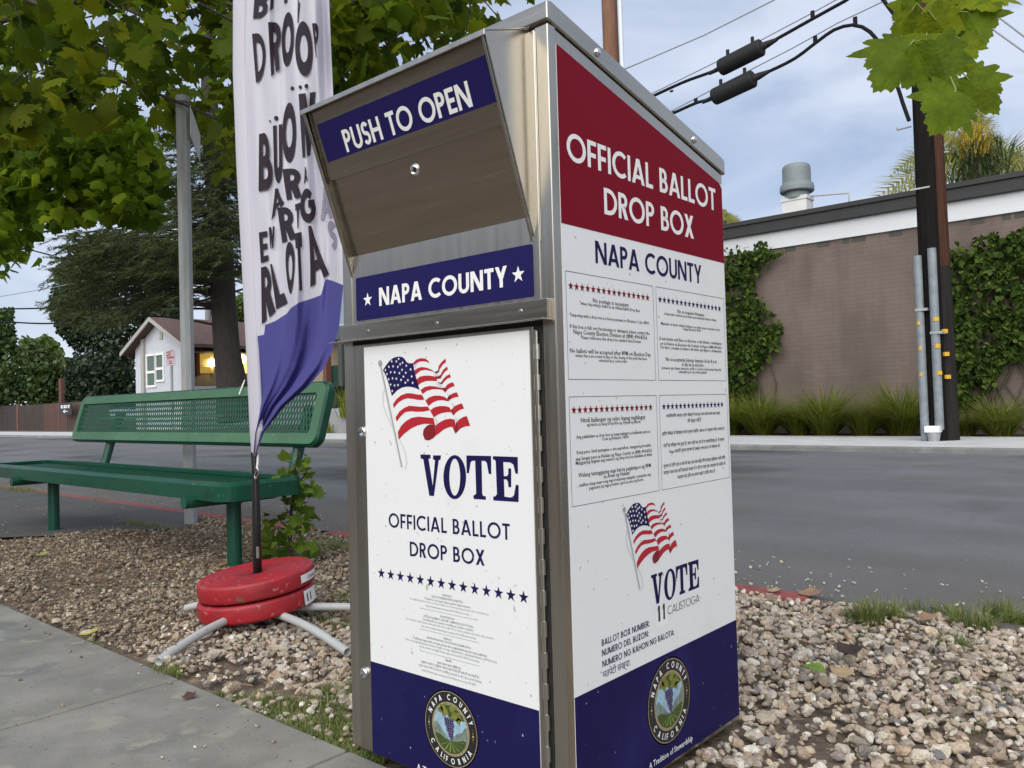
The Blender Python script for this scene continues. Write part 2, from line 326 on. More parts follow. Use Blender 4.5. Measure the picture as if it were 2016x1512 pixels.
for u, v, rx, ry, n, h in [(590, 1400, .26, .08, 1900, .032), (500, 1385, .2, .05, 600, .025), (650, 1450, .2, .07, 1500, .034), (680, 1365, .12, .08, 800, .04), (640, 1480, .15, .05, 800, .03), (560, 1440, .12, .03, 500, .03), (330, 1325, .08, .04, 150, .035), (180, 1270, .1, .03, 90, .03),
                           (655, 1225, .12, .05, 220, .05), (690, 1180, .1, .08, 150, .06), (660, 1080, .15, .08, 180, .10), (320, 1040, .25, .06, 500, .04), (250, 1030, .3, .06, 450, .03), (30, 965, .9, .1, 900, .07), (200, 985, .25, .05, 150, .04),
                           (1705, 1225, .055, .035, 420, .115), (1752, 1220, .05, .03, 260, .095), (1800, 1198, .05, .02, 60, .06), (1860, 1203, .05, .02, 80, .065), (1915, 1232, .07, .045, 300, .10), (1965, 1208, .06, .02, 160, .10), (2010, 1222, .06, .03, 220, .09), (1890, 1268, .08, .04, 200, .055), (1620, 1240, .1, .04, 80, .03), (1500, 1210, .06, .03, 60, .03), (1950, 1360, .12, .06, 90, .03), (1880, 1420, .1, .05, 90, .03), (1480, 1215, .07, .03, 70, .03)]:
    q = oz(u, v); tuft(q[0], q[1], rx, ry, n, h)
V, Fc = blades(L); tag(bigmesh('grass', V, Fc, m_grass, smooth=False), kind='stuff')

# wood chips and mulch between the stones (stuff)
Vm, Fm = [], []
for _ in range(4200):
    x, y = rnd.uniform(-6.2, -1.2), rnd.uniform(.05, 1.9)
    if inpoly(x, y, patch) or rnd.random() > .35+bare(x, y): continue
    a_ = rnd.uniform(0, 6.28); L0, W0 = rnd.uniform(.008, .030), rnd.uniform(.002, .006); t_ = rnd.gauss(0, .35); c = np.array([x, y, bedz(x, y)+rnd.uniform(.010, .030)]); d = np.array([math.cos(a_)*math.cos(t_), math.sin(a_)*math.cos(t_), math.sin(t_)]); e = np.array([-math.sin(a_), math.cos(a_), rnd.gauss(0, .4)])
    i0 = len(Vm); h = np.array([0, 0, .0025]); Vm += [c-d*L0-e*W0, c+d*L0-e*W0*.6, c+d*L0*.9+e*W0*.7, c-d*L0+e*W0, c-d*L0-e*W0-h, c+d*L0-e*W0*.6-h, c+d*L0*.9+e*W0*.7-h, c-d*L0+e*W0-h]
    Fm += [(i0, i0+1, i0+2, i0+3), (i0+4, i0+7, i0+6, i0+5), (i0, i0+4, i0+5, i0+1), (i0+1, i0+5, i0+6, i0+2), (i0+2, i0+6, i0+7, i0+3), (i0+3, i0+7, i0+4, i0)]
tag(bigmesh('mulch', np.array(Vm), np.array(Fm), mat('wood_chip', (.13, .08, .05), .9, island=[(.22, .15, .09), (.07, .045, .03), (.28, .20, .13), (.16, .10, .06)]), smooth=False), kind='stuff')
# ================================================================== LETTERING
def seg_arc(cx, cy, rx, ry, a0, a1, t, n=None):
    n = n or max(3, int(abs(a1-a0)/13)); o = []
    for i in range(n):
        q = [math.radians(a0+(a1-a0)*k/n) for k in (i, i+1)]
        o.append([(cx+rx*math.cos(q[0]), cy+ry*math.sin(q[0])), (cx+rx*math.cos(q[1]), cy+ry*math.sin(q[1])),
                  (cx+(rx-t)*math.cos(q[1]), cy+(ry-t)*math.sin(q[1])), (cx+(rx-t)*math.cos(q[0]), cy+(ry-t)*math.sin(q[0]))])
    return o
def glyph(ch, t=0.165):
    """geometric sans capital: width and convex pieces, cap height 1"""
    R = lambda x0, y0, x1, y1: [[(x0, y0), (x1, y0), (x1, y1), (x0, y1)]]
    D = lambda xb, xt, w, yb=0, yt=1: [[(xb, yb), (xb+w, yb), (xt+w, yt), (xt, yt)]]
    A = lambda *a: seg_arc(*a, t)
    d = 1.12*t; S = R(0, 0, t, 1)
    if ch == 'I': return t, S
    if ch == 'L': return .46, S+R(t, 0, .46, t)
    if ch == 'E': return .5, S+R(t, 0, .5, t)+R(t, 1-t, .5, 1)+R(t, .5-t/2, .47, .5+t/2)
    if ch == 'F': return .48, S+R(t, 1-t, .48, 1)+R(t, .47-t/2, .45, .47+t/2)
    if ch == 'H': return .7, S+R(.7-t, 0, .7, 1)+R(t, .5-t/2, .7-t, .5+t/2)
    if ch == 'T': return .56, R(0, 1-t, .56, 1)+R(.28-t/2, 0, .28+t/2, 1-t)
    if ch == 'N': return .78, S+R(.78-t, 0, .78, 1)+D(.78-1.25*t, 0, 1.25*t)
    if ch == 'M': return .95, S+R(.95-t, 0, .95, 1)+D(.475-.55*t, 0, d)+D(.475-.55*t, .95-d, d)
    if ch == 'A': return .80, D(0, .4-.55*d, d)+D(.8-d, .4-.45*d, d)+R(.2, .2, .6, .2+.9*t)
    if ch == 'V': return .76, D(.38-.5*d, 0, d)+D(.38-.5*d, .76-d, d)
    if ch == 'X': return .68, D(0, .68-1.15*d, 1.15*d)+D(.68-1.15*d, 0, 1.15*d)
    if ch == 'Y': return .70, R(.35-t/2, 0, .35+t/2, .45)+D(.35-d/2, 0, d, .4)+D(.35-d/2, .7-d, d, .4)
    if ch == 'K': return .64, S+D(t*.6, .62-1.2*d, 1.2*d, .38)+D(.64-1.25*d, .16, 1.25*d, 0, .62)
    if ch == 'Z': return .56, R(0, 0, .56, t)+R(0, 1-t, .56, 1)+D(0, .56-1.25*d, 1.25*d)
    if ch == 'O': return 1.0, A(.5, .5, .5, .515, 0, 360)
    if ch == 'Q': return 1.0, A(.5, .5, .5, .515, 0, 360)+D(.6, .45, d, -.02, .3)
    if ch == 'C': return .84, A(.5, .5, .5, .515, 48, 312)
    if ch == 'G': return .96, A(.5, .5, .5, .515, 42, 352)+R(.52, .42, .97, .42+.9*t)
    if ch == 'D': return .76, S+R(t, 0, .27, t)+R(t, 1-t, .27, 1)+A(.26, .5, .5, .5, -90, 90)
    h = .25+t/4
    if ch == 'P': return .54, S+R(t, 1-t, .27, 1)+R(t, 1-2*h, .27, 1-2*h+t)+A(.26, 1-h, .28, h, -90, 90)
    if ch == 'R': return .57, S+R(t, 1-t, .27, 1)+R(t, 1-2*h, .27, 1-2*h+t)+A(.26, 1-h, .28, h, -90, 90)+D(.57-1.15*d, .16, 1.15*d, 0, .5)
    if ch == 'B': return .56, S+R(t, 1-t, .26, 1)+R(t, .5-t/2, .27, .5+t/2)+R(t, 0, .27, t)+A(.25, 1-h, .25, h, -90, 90)+A(.27, h, .29, h, -90, 90)
    if ch == 'S': return .52, A(.26, 1-h, .255, h, 25, 270)+A(.26, h, .26, h, 90, -155)
    if ch == 'U': return .68, R(0, .34, t, 1)+R(.68-t, .34, .68, 1)+A(.34, .34, .34, .35, 180, 360)
    if ch == 'J': return .4, R(.4-t, .3, .4, 1)+A(.1, .3, .3, .3, 250, 360)
    if ch == '1': return .34, R(.34-t, 0, .34, 1)+[[(0, .72), (.34-t, .84), (.34-t, 1), (.34-t*.7, 1)]]
    if ch == ':': return t, R(0, 0, t, t)+R(0, .5, t, .5+t)
    if ch == '.': return t, R(0, 0, t, t)
    return .3, []
def run(text, t=.165, gap=.085):
    x = 0; o = []
    for ch in text:
        if ch == ' ': x += .38; continue
        w, ps = glyph(ch, t)
        for k, p in enumerate(ps): o.append((k, [(px+x, py) for px, py in p]))
        x += w+gap
    return x-gap, o
class Face:
    """a flat printed face: P(a,z,lift) -> 3d; loc(u,v) -> (a,z) where the sight line meets it"""
    def __init__(s, o, ax, up, n): s.o, s.ax, s.up, s.n = [np.asarray(q, float) for q in (o, ax, up, n)]
    def P(s, a, z, l=0): return s.o+a*s.ax+z*s.up+l*s.n
    def loc(s, u, v):
        q = opl(u, v, s.o, s.n)-s.o; return float(q@s.ax), float(q@s.up)
LIFT = 0.00035
def put_run(b, F, text, pl, pr, cap, m=0, t=.165, gap=.085, lift=LIFT):
    """geometric lettering from baseline-left pl to baseline-right pr (face coordinates), cap height in metres"""
    w, o = run(text, t, gap); ux, uz = (pr[0]-pl[0])/w, (pr[1]-pl[1])/w
    for k, p in o: b.poly([F.P(pl[0]+x*ux, pl[1]+x*uz+y*cap, lift+0.00004*(k % 6)) for x, y in p], m)
def put_font(b, F, text, pl, pr, m=0, bold=0.0, ky=1.0, lift=LIFT, skew=0):
    c = bpy.data.curves.new('t', 'FONT'); c.body = text; c.size = 1; c.offset = bold; c.resolution_u = 1
    o = bpy.data.objects.new('t', c); me = o.to_mesh(); xs = [v.co.x for v in me.vertices]
    if not xs: return
    x0, w = min(xs), max(xs)-min(xs); ux, uz = (pr[0]-pl[0])/w, (pr[1]-pl[1])/w; sy = ky*math.hypot(ux, uz)
    vs = [F.P(pl[0]+(v.co.x-x0)*ux, pl[1]+(v.co.x-x0)*uz+v.co.y*sy, lift) for v in me.vertices]
    b.mesh(vs, [tuple(p.vertices) for p in me.polygons], m)
    o.to_mesh_clear(); bpy.data.objects.remove(o); bpy.data.curves.remove(c)
def star(b, F, a, z, r, m=0, lift=LIFT):
    pts = [(a+(r if k % 2 == 0 else .4*r)*math.sin(math.pi*k/5), z+(r if k % 2 == 0 else .4*r)*math.cos(math.pi*k/5)) for k in range(10)]
    b.poly([F.P(x, y, lift) for x, y in pts], m)
def disc(b, F, a, z, r, m=0, lift=LIFT, n=40): b.poly([F.P(x, y, lift) for x, y in circle(a, z, r, n=n)], m)
def ringf(b, F, a, z, r0, r1, m=0, lift=LIFT, n=56):
    for i in range(n):
        p, q = 2*math.pi*i/n, 2*math.pi*(i+1)/n
        b.poly([F.P(a+r*math.cos(g), z+r*math.sin(g), lift) for r, g in ((r0, p), (r1, p), (r1, q), (r0, q))], m)
def rounded(x0, z0, x1, z1, r, n=5):
    o = []
    for cx, cz, a in ((x1-r, z0+r, -90), (x1-r, z1-r, 0), (x0+r, z1-r, 90), (x0+r, z0+r, 180)):
        o += circle(cx, cz, r, n=n, a0=a, a1=a+90)
    return o
# print colours
k_white = mat('print_white', (0.74, 0.75, 0.745), 0.5, spots=[((0.45, 0.43, 0.39), 75, 0.695, 0.02), ((0.66, 0.66, 0.64), 6, 0.6, 0.25)], spec=.25)
k_navy = mat('print_navy', (0.013, 0.011, 0.066), 0.5, spec=.07, spots=[((0.35, 0.36, 0.4), 85, 0.715, 0.02), ((0.022, 0.02, 0.11), 4, 0.5, 0.3)])
k_navy2 = mat('plate_navy', (0.015, 0.012, 0.082), 0.5, spec=.08)
k_red = mat('print_red', (0.185, 0.008, 0.020), 0.6, spec=.05)
k_bred = mat('flag_red', (0.42, 0.012, 0.022), 0.4); k_dred = mat('flag_red_fold', (0.20, 0.008, 0.014), 0.4)
k_blk = mat('print_black', (0.015, 0.015, 0.018), 0.4); k_wht = mat('letter_white', (0.80, 0.80, 0.78), 0.4)
k_gry = mat('print_grey', (0.30, 0.31, 0.32), 0.4); k_lgry = mat('print_pale_grey', (0.58, 0.59, 0.60), 0.4)
k_tan = mat('seal_tan', (0.42, 0.33, 0.18), 0.4); k_sky = mat('seal_sky', (0.30, 0.46, 0.56), 0.4, var=.25, vscale=60); k_hill = mat('seal_hill', (0.17, 0.22, 0.19), 0.4, var=.5, vscale=90)
k_vine = mat('seal_vine', (0.045, 0.075, 0.015), 0.4); k_vinel = mat('seal_vine_pale', (0.19, 0.27, 0.06), 0.4); k_leafy = mat('seal_leaf', (0.17, 0.18, 0.03), 0.4, var=.4, vscale=120); k_grape = mat('seal_grape', (0.06, 0.045, 0.13), 0.4); k_grapel = mat('seal_grape_pale', (0.25, 0.22, 0.36), 0.4)
# steel
def steel_mat(name, col, rough, st):
    m = mat(name, col, rough, 1.0, var=.07, vscale=4, rvar=.05, stretch=st)
    return m
m_st = steel_mat('brushed_steel', (0.46, 0.43, 0.375), 0.30, (14, 14, .6)); m_sth = steel_mat('brushed_steel_across', (0.45, 0.415, 0.355), 0.24, (.7, .7, 16))
m_std = steel_mat('door_steel', (0.36, 0.34, 0.30), 0.34, (12, 12, .8)); m_chr = mat('chrome', (0.75, 0.75, 0.76), 0.12, 1.0); m_dark = mat('dark_gap', (0.01, 0.01, 0.01), 0.8)

# ================================================================== BALLOT DROP BOX
BW, BD, ZF, ZB = 0.6236, 0.6821, 1.503, 1.355
BX = thing('ballot_drop_box', 'stainless steel ballot drop box with printed posters, standing on the gravel', 'ballot box', (-BW/2, BD/2, 0))
b = MB(); b.prism([(0, 0, .03), (0, BD, .02), (0, BD, ZB), (0, 0, ZF)], (-BW, 0, 0)); b.build('cabinet', m_st, BX, .004)
b = MB()                                          # raised front posts and rails
b.box((-.031, -.004, .03), (0.0015, .02, ZF-.002)); b.box((-BW-.0015, -.004, .03), (-.5905, .02, ZF-.002)); b.box((-.5905, -.0035, .992), (-.031, .01, ZF-.004))
b.build('front_frame', m_st, BX, .0025)
b = MB()                                          # sloping cap, folded down all round
sl_ = (ZB-ZF)/BD
lid = [(-.008, ZF+.001-.008*sl_), (BD+.008, ZB+.001+.008*sl_), (BD+.008, ZB+.034), (BD-.004, ZB+.040), (.004, ZF+.040), (-.008, ZF+.037)]
b.prism([(0.005, y, z) for y, z in lid], (-BW-.010, 0, 0)); ld = b.build('lid', m_sth, BX, .003)
for u, v in ((1176, 103), (1366, 275)):
    q = ox(u, v, .005); s = MB(); s.lathe(q, [(0.0088, 0), (.0085, .003), (.005, .0055), (.0005, .0062)], 20, axis=(1, 0, 0)); s.build('screw', m_chr, ld)
b = MB(); b.box((-.40, 0.003, ZF-.0035), (-.02, .012, ZF+.002)); b.build('lid_gap', m_dark, ld)
# letter hood
HY, HZ, HB, HT = -.125, 1.459, 1.104, 1.507
XL, XR = -.5975, -.0445
hn = np.array([0, -(HZ-HB), HY]); hn /= np.linalg.norm(hn); hd = np.array([0, -HY, HB-HZ]); HL = np.linalg.norm(hd); hd /= HL
b = MB(); th = .0035
for x in (XL, XR-th): b.prism([(x, -.0005, HB), (x, HY, HZ), (x, HY+.004, HZ+.006), (x, -.0005, HT)], (th, 0, 0))
b.prism([(XL-.002, -.0005, HT), (XL-.002, HY-.004, HZ+.003), (XL-.002, HY-.004, HZ-.008), (XL-.002, HY-.001, HZ-.008), (XL-.002, HY+.001, HZ+.001), (XL-.002, -.0005, HT-.004)], (XR-XL+.004, 0, 0))
for x0, x1 in ((XL+th, XL+.012), (XR-.009, XR-th)):                     # inward returns of the cheeks
    p0 = np.array([x0, 0, HB])+hn*.001; b.prism([p0, p0-hd*HL, p0-hd*HL+hn*.0025, p0+hn*.0025], (x1-x0, 0, 0))
b.box((-.029, -.0062, 1.10), (-.0265, -.004, ZF-.01))
b.build('hood', m_st, BX, .0015)
FF = Face(np.array([0, 0, HB])-hn*.012, (1, 0, 0), -hd, hn)
zf = FF.loc(825, 299)[1]
b = MB(); b.poly([FF.P(XL+.004, 0), FF.P(XR-.004, 0), FF.P(XR-.004, HL), FF.P(XL+.004, HL)]); fl = b.build('flap', m_sth, BX)
b = MB()
u0 = [FF.P(XL+.008, zf, .001), FF.P(XL+.008, HL-.001, .001), FF.P(XL+.008, HL-.001, .005), FF.P(XL+.008, zf, .007)]
b.prism(u0, (XR-XL-.02, 0, 0)); b.build('push_panel', m_sth, fl, .001)
LF = Face(FF.P(0, 0, .0062), FF.ax, FF.up, FF.n)
q = [LF.loc(*p) for p in ((624, 247), (960, 104), (993, 231), (653, 345))]
a0, a1, z0, z1 = (q[0][0]+q[3][0])/2, (q[1][0]+q[2][0])/2, (q[2][1]+q[3][1])/2, (q[0][1]+q[1][1])/2
b = MB(); b.poly([LF.P(x, z, .0003) for x, z in rounded(a0, z0, a1, z1, .006)]); pp_ = b.build('push_plate', k_navy2, BX)
b = MB(); put_run(b, LF, 'PUSH TO OPEN', LF.loc(684, 300), LF.loc(932, 209), .0465, t=.175, lift=.0008); b.build('lettering', k_wht, pp_)
q = FF.loc(818, 334); s = MB(); s.lathe(FF.P(*q), [(.0125, 0), (.0125, .002), (.0095, .006), (.008, .0065)], 28, axis=FF.n); s.lathe(FF.P(*q), [(.008, .0065), (.0055, .004), (.0004, .004)], 24, 0, axis=FF.n)
s.box(FF.P(q[0]-.001, q[1]-.004, .0045), FF.P(q[0]+.001, q[1]+.004, .0046), 1); s.build('lock', [m_chr, m_dark], fl)
# county name plate and drip flange
FR = Face((0, -.0036, 0), (1, 0, 0), (0, 0, 1), (0, -1, 0))
b = MB(); b.prism([FR.P(x, z, 0) for x, z in rounded(-.5753, 1.0005, -.0489, 1.0991, .005)], (0, -.0012, 0)); npl = b.build('name_plate', k_navy2, BX)
NP = Face((0, -.0048, 0), (1, 0, 0), (0, 0, 1), (0, -1, 0))
b = MB(); put_run(b, NP, 'NAPA COUNTY', NP.loc(746.9, 602.6), NP.loc(999, 564.2), .0405, t=.19)
for u, v in ((724, 590.2), (1020.4, 540.5)): star(b, NP, *NP.loc(u, v), .0165)
b.build('lettering', k_wht, npl)
b = MB(); b.box((-.6225, -.016, .9555), (-.008, -.003, .9925)); b.box((-.650, -.030, .9525), (-.008, -.003, .9560))
fg = b.build('drip_flange', m_sth, BX, .0012)
for u, v in ((724, 652.7), (860, 637), (1025, 613)):
    q = oy(u, v, -.016); s = MB(); s.lathe(q, [(.005, 0), (.0045, .0004), (.003, .0008), (.0004, .0009)], 16, axis=(0, -1, 0)); s.build('rivet', m_std, fg)
# door with hinge and two cam locks
b = MB(); b.box((-.5885, -.0075, .032), (-.0505, -.001, .945)); dr = b.build('door', m_std, BX, .0015)
b = MB(); b.box((-.5905, -.0042, .03), (-.0300, .005, .955)); b.build('door_recess', m_dark, BX)
b = MB(); b.tube([(-.0405, -.010, .032), (-.0405, -.010, .935)], .0032, 10)
z = .035
while z < .93:
    b.tube([(-.0405, -.010, z), (-.0405, -.010, z+.028)], .0062, 14); z += .0565
b.box((-.0505, -.0065, .032), (-.0440, -.0045, .938)); b.build('hinge', m_st, dr)
for u, v in ((716.5, 850), (719.5, 1324)):
    q = oy(u, v, -.0075); s = MB(); s.lathe(q, [(.0125, 0), (.0125, .004), (.0100, .0085), (.0085, .009), (.0060, .007), (.0004, .007)], 28, axis=(0, -1, 0)); s.build('lock', m_chr, dr)

# ---- printed artwork shared by both posters
FLAG = {'n': [[(215,245),(245,195),(290,135),(345,90),(400,75),(450,78),(480,100),(510,145),(540,160),(590,155),(600,230),(620,310),(640,390),(670,490),(620,465),(560,450),(510,448),(450,460),(390,495),(325,565),(290,430),(255,320)]],
 'r': [[(340,665),(385,600),(440,555),(510,530),(560,530),(640,545),(700,550),(730,608),(690,615),(640,610),(590,600),(520,592),(460,610),(400,650),(350,715)],
 [(372,830),(420,755),(480,710),(540,685),(600,690),(680,698),(770,695),(800,740),(720,757),(640,760),(560,752),(490,765),(430,820),(385,885)],
 [(400,1010),(440,935),(500,875),(570,835),(650,820),(740,828),(840,838),(862,925),(800,910),(720,910),(640,930),(560,970),(480,1030),(412,1105)],
 [(590,155),(625,115),(680,95),(740,100),(775,125),(790,162),(760,140),(710,132),(660,140),(600,180)],
 [(605,250),(650,215),(700,205),(760,213),(820,240),(852,268),(800,250),(740,240),(680,250),(618,300)],
 [(628,365),(670,325),(730,312),(790,312),(850,320),(890,345),(880,380),(820,375),(750,378),(690,400),(645,435)],
 [(680,490),(730,455),(790,440),(860,445),(940,465),(960,490),(900,480),(830,480),(760,500),(705,540)],
 [(740,620),(790,580),(850,560),(920,560),(980,575),(1010,600),(1025,632),(960,615),(890,620),(830,645),(780,690)],
 [(800,745),(850,705),(920,688),(990,690),(1040,705),(1060,740),(1060,765),(1000,765),(930,780),(880,805),(845,830)],
 [(865,930),(920,890),(980,858),(1050,845),(1105,858),(1120,960),(1112,1030),(1075,945),(1020,955),(960,985),(900,1035),(862,1060)],
 [(908,190),(940,145),(990,100),(997,145),(960,170),(930,215),(915,240)], [(930,300),(960,240),(1010,197),(1020,235),(985,260),(955,300),(940,330)],
 [(950,375),(965,350),(1000,315),(1045,292),(1057,332),(1010,350),(975,385),(955,410)], [(990,455),(1010,425),(1050,402),(1085,395),(1105,440),(1060,455),(1020,480),(1000,505)],
 [(1025,575),(1040,555),(1085,530),(1130,517),(1155,573),(1110,580),(1060,600),(1030,625)], [(1085,715),(1100,695),(1150,668),(1195,655),(1220,720),(1170,735),(1125,765),(1095,800)],
 [(1140,880),(1160,855),(1210,825),(1255,812),(1297,935),(1240,940),(1180,965),(1150,995)]],
 'd': [[(862,925),(865,1060),(840,1085),(785,1115),(735,1105),(712,1040),(720,980),(760,935),(800,915)], [(850,265),(900,250),(908,190),(915,240),(912,265),(880,285)],
 [(860,318),(900,322),(930,300),(940,330),(930,345),(890,350)], [(885,385),(935,400),(950,375),(955,410),(945,418),(915,410)], [(945,465),(985,460),(990,455),(1000,505),(990,520),(962,492)],
 [(1012,595),(1025,575),(1030,625),(1026,630)], [(1062,735),(1085,715),(1095,800),(1090,805),(1066,770)], [(1120,900),(1140,880),(1150,995),(1112,1032)]],
 'l': [[(795,165),(850,268),(855,310),(880,340),(905,300),(890,288),(850,275)], [(600,185),(640,150),(612,245)], [(860,400),(940,425),(955,460),(900,440)], [(1005,520),(1030,600),(1050,590),(1035,545)], [(1060,640),(1085,705),(1110,680)], [(870,840),(845,835),(885,915),(900,890)], [(1100,820),(1122,890),(1150,855)]],
 'p': [[(176,205),(200,205),(457,1440),(435,1447)]], 'q': [[(188,205),(200,205),(457,1440),(447,1443)]]}
CORD = [(235,480),(213,560),(220,680),(260,800),(320,930),(380,1040),(430,1120),(480,1230),(505,1330),(510,1400),(490,1475)]
STARS = [(412,103),(325,135),(383,135),(460,152),(430,170),(507,188),(290,203),(342,197),(401,204),(247,245),(454,240),(560,235),(313,270),(362,270),(421,281),(500,277),(265,293),(471,324),(573,322),(287,358),(335,345),(383,350),(442,365),(526,368),(495,399),(585,402),(311,422),(361,433),(404,429),(332,503)]
VOTE = [[(757,180),(838,182),(838,210),(822,215),(856,430),(873,225),(858,220),(858,187),(920,187),(918,220),(903,225),(865,510),(828,508),(780,217),(760,212)],
 [(1122,188),(1318,192),(1320,335),(1300,335),(1285,250),(1272,232),(1243,230),(1248,490),(1255,508),(1277,512),(1277,540),(1180,533),(1178,505),(1192,500),(1200,488),(1192,229),(1165,231),(1155,245),(1143,328),(1125,327)],
 [(1333,193),(1530,200),(1532,333),(1512,332),(1495,260),(1470,243),(1415,240),(1420,352),(1445,352),(1455,335),(1455,290),(1478,292),(1478,440),(1457,440),(1452,395),(1440,378),(1420,377),(1425,515),(1475,522),(1500,505),(1515,420),(1537,424),(1537,558),(1337,545),(1335,515),(1352,512),(1365,495),(1355,235),(1348,222),(1333,220)]]
PO = Face((0, -.0095, 0), (1, 0, 0), (0, 0, 1), (0, -1, 0))     # door poster
SD = Face((.0022, 0, 0), (0, 1, 0), (0, 0, 1), (1, 0, 0))       # side poster
fpx = lambda p: PO.loc(720+p[0]/6.3, 690+p[1]/6.3)
vpx = lambda p: PO.loc(640+p[0]/4.032, 850+p[1]/4.032)
def artwork(F, T):
    """waving flag on its pole, through mapping T of door-poster coordinates"""
    b = MB()
    for k, (m, li) in {'l': (4, 1), 'n': (0, 1), 'r': (1, 1), 'd': (2, 2), 'p': (4, 2), 'q': (3, 3)}.items():
        for pl in FLAG[k]: b.poly([F.P(*T(fpx(p)), LIFT*li) for p in pl], m)
    b.poly([F.P(*T(fpx(p)), LIFT*3) for p in circle(183, 160, 24, 40, 20)], 3)
    for (x0, y0), (x1, y1) in zip(CORD[:-1], CORD[1:]):
        b.poly([F.P(*T(fpx(p)), LIFT) for p in ((x0-7, y0), (x0+7, y0), (x1+7, y1), (x1-7, y1))], 4)
    for s in STARS:
        c = T(fpx(s)); star(b, F, c[0], c[1], .0036, 5, LIFT*2)
    return b
def votemark(F, T):
    b = MB()
    for pl in VOTE: b.poly([F.P(*T(vpx(p)), LIFT) for p in pl])
    n = 40
    for i in range(n):
        q = [2*math.pi*k/n for k in (i, i+1)]; c = (1025+5, 360)
        b.poly([F.P(*T(vpx((c[0]+rx*math.cos(a), c[1]+ry*math.sin(a)))), LIFT) for rx, ry, a in ((90, 175, q[0]), (90, 175, q[1]), (43, 147, q[1]), (43, 147, q[0]))])
    return b
def seal(F, a, z, r, parent):
    b = MB()      # 0 black 1 tan 2 white 3 sky 4 hill 5 vine 6 vine pale 7 leaf 8 grape 9 grape pale
    disc(b, F, a, z, r, 1, .0003); disc(b, F, a, z, r*.975, 0, .0005); ringf(b, F, a, z, r*.945, r*.96, 1, .0007); disc(b, F, a, z, r*.685, 1, .0007); ringf(b, F, a, z, r*.645, r*.655, 0, .0009); disc(b, F, a, z, r*.625, 3, .0010)
    def low(pts, m, li):      # area under a line, closed along the round edge
        R_ = .622; c0 = math.atan2(pts[-1][1], pts[-1][0]); c1 = math.atan2(pts[0][1], pts[0][0])
        if c1 > c0: c1 -= 2*math.pi
        b.poly([F.P(a+r*x, z+r*y, li) for x, y in pts+[(R_*math.cos(c0+(c1-c0)*k/14), R_*math.sin(c0+(c1-c0)*k/14)) for k in range(1, 14)]], m)
    low([(-.61, .06), (-.5, .12), (-.38, -.0), (-.25, -.12), (-.1, -.25), (.0, -.3), (.12, -.16), (.28, -.04), (.42, .0), (.52, .14), (.60, .17)], 4, .0012)
    low([(-.58, -.2), (-.4, -.2), (-.2, -.28), (0, -.31), (.2, -.27), (.42, -.2), (.585, -.18)], 5, .0014)
    for k in range(9):
        an = math.radians(200+17*k); x1, y1 = .58*math.cos(an), .58*math.sin(an); x0, y0 = .06*math.cos(an)+.0, -.31+.02*math.sin(an); 
        if y1 < -.22: b.poly([F.P(a+r*x, z+r*y, .0016) for x, y in ((x0-.006, y0), (x0+.006, y0), (x1+.03, y1), (x1-.03, y1))], 6)
    def lf(cx, cy, w, an, m):
        b.poly([F.P(a+r*(cx+w*(x*math.cos(an)-y*math.sin(an))), z+r*(cy+w*(x*math.sin(an)+y*math.cos(an))), .0016+.0001*(int(an*10) % 3)) for x, y in ((0, .1), (.3, .5), (.45, .2), (1, 0), (.5, -.2), (.3, -.5), (0, -.1))], m)
    b.poly([F.P(a+r*x, z+r*y, .0014) for x, y in [(.53, .32), (.40, .30), (.33, .2), (.27, .34), (.16, .27), (.1, .36), (-.02, .27), (-.1, .36), (-.26, .34), (-.4, .42), (-.46, .41)]+[(.62*math.cos(math.radians(q)), .62*math.sin(math.radians(q))) for q in (132, 115, 100, 90, 75, 60, 45, 35)]], 5)
    for cx, cy, w, an in ((-.3, .42, .3, 1.0), (-.1, .5, .3, -2.2), (.1, .45, .33, -.9), (.22, .42, .3, -.4), (.1, .36, .24, -1.7), (-.22, .44, .26, -2.9), (.3, .36, .22, -1.3), (0, .5, .3, .4)): lf(cx, cy, w, an, 7)
    for row, n in enumerate((4, 4, 4, 3, 3, 2, 2, 1)):
        for k in range(n):
            gx, gy = (k-(n-1)/2)*.082-.05+.012*row, .24-.068*row
            disc(b, F, a+r*gx, z+r*gy, r*.05, 8, .0018+.00003*k, 10); disc(b, F, a+r*(gx-.012), z+r*(gy+.014), r*.017, 9, .0021, 6)
    for s in (-1, 1):
        for k, rr in ((-2, .01), (-1, .016), (0, .032), (1, .016), (2, .01)): 
            an = math.radians(90+s*90-s*9*k*(-1 if s > 0 else 1)*.6); disc(b, F, a+r*.815*math.cos(an), z+r*.815*math.sin(an), r*rr, 1, .0008, 10)
    def ringtext(txt, mid, step, inside, hgt):
        n = len(txt); w_ = [glyph(c, .19)[0] if c != ' ' else .5 for c in txt]; tot = sum(w_); pos = 0
        for c, w in zip(txt, w_):
            an = mid+(-1 if not inside else 1)*step*((pos+w/2)/tot-.5)*n; pos += w
            if c == ' ': continue
            g = math.radians(an); er, et = np.array([math.cos(g), math.sin(g)]), np.array([math.sin(g), -math.cos(g)])
            if inside: er, et = -er, -et
            base = np.array([math.cos(g), math.sin(g)])*(.745 if not inside else .885)
            for k, p in enumerate(glyph(c, .19)[1]):
                q = [base+er*hgt*y+et*hgt*(x-w/2)*.92 for x, y in p]; b.poly([F.P(a+r*x, z+r*y, .0008+.00004*(k % 6)) for x, y in q], 2)
    ringtext('NAPA COUNTY', 90, 13.2, False, .145); ringtext('CALIFORNIA', 270, 13.0, True, .145)
    return b.build('county_seal', [k_blk, k_tan, k_wht, k_sky, k_hill, k_vine, k_vinel, k_leafy, k_grape, k_grapel], parent)

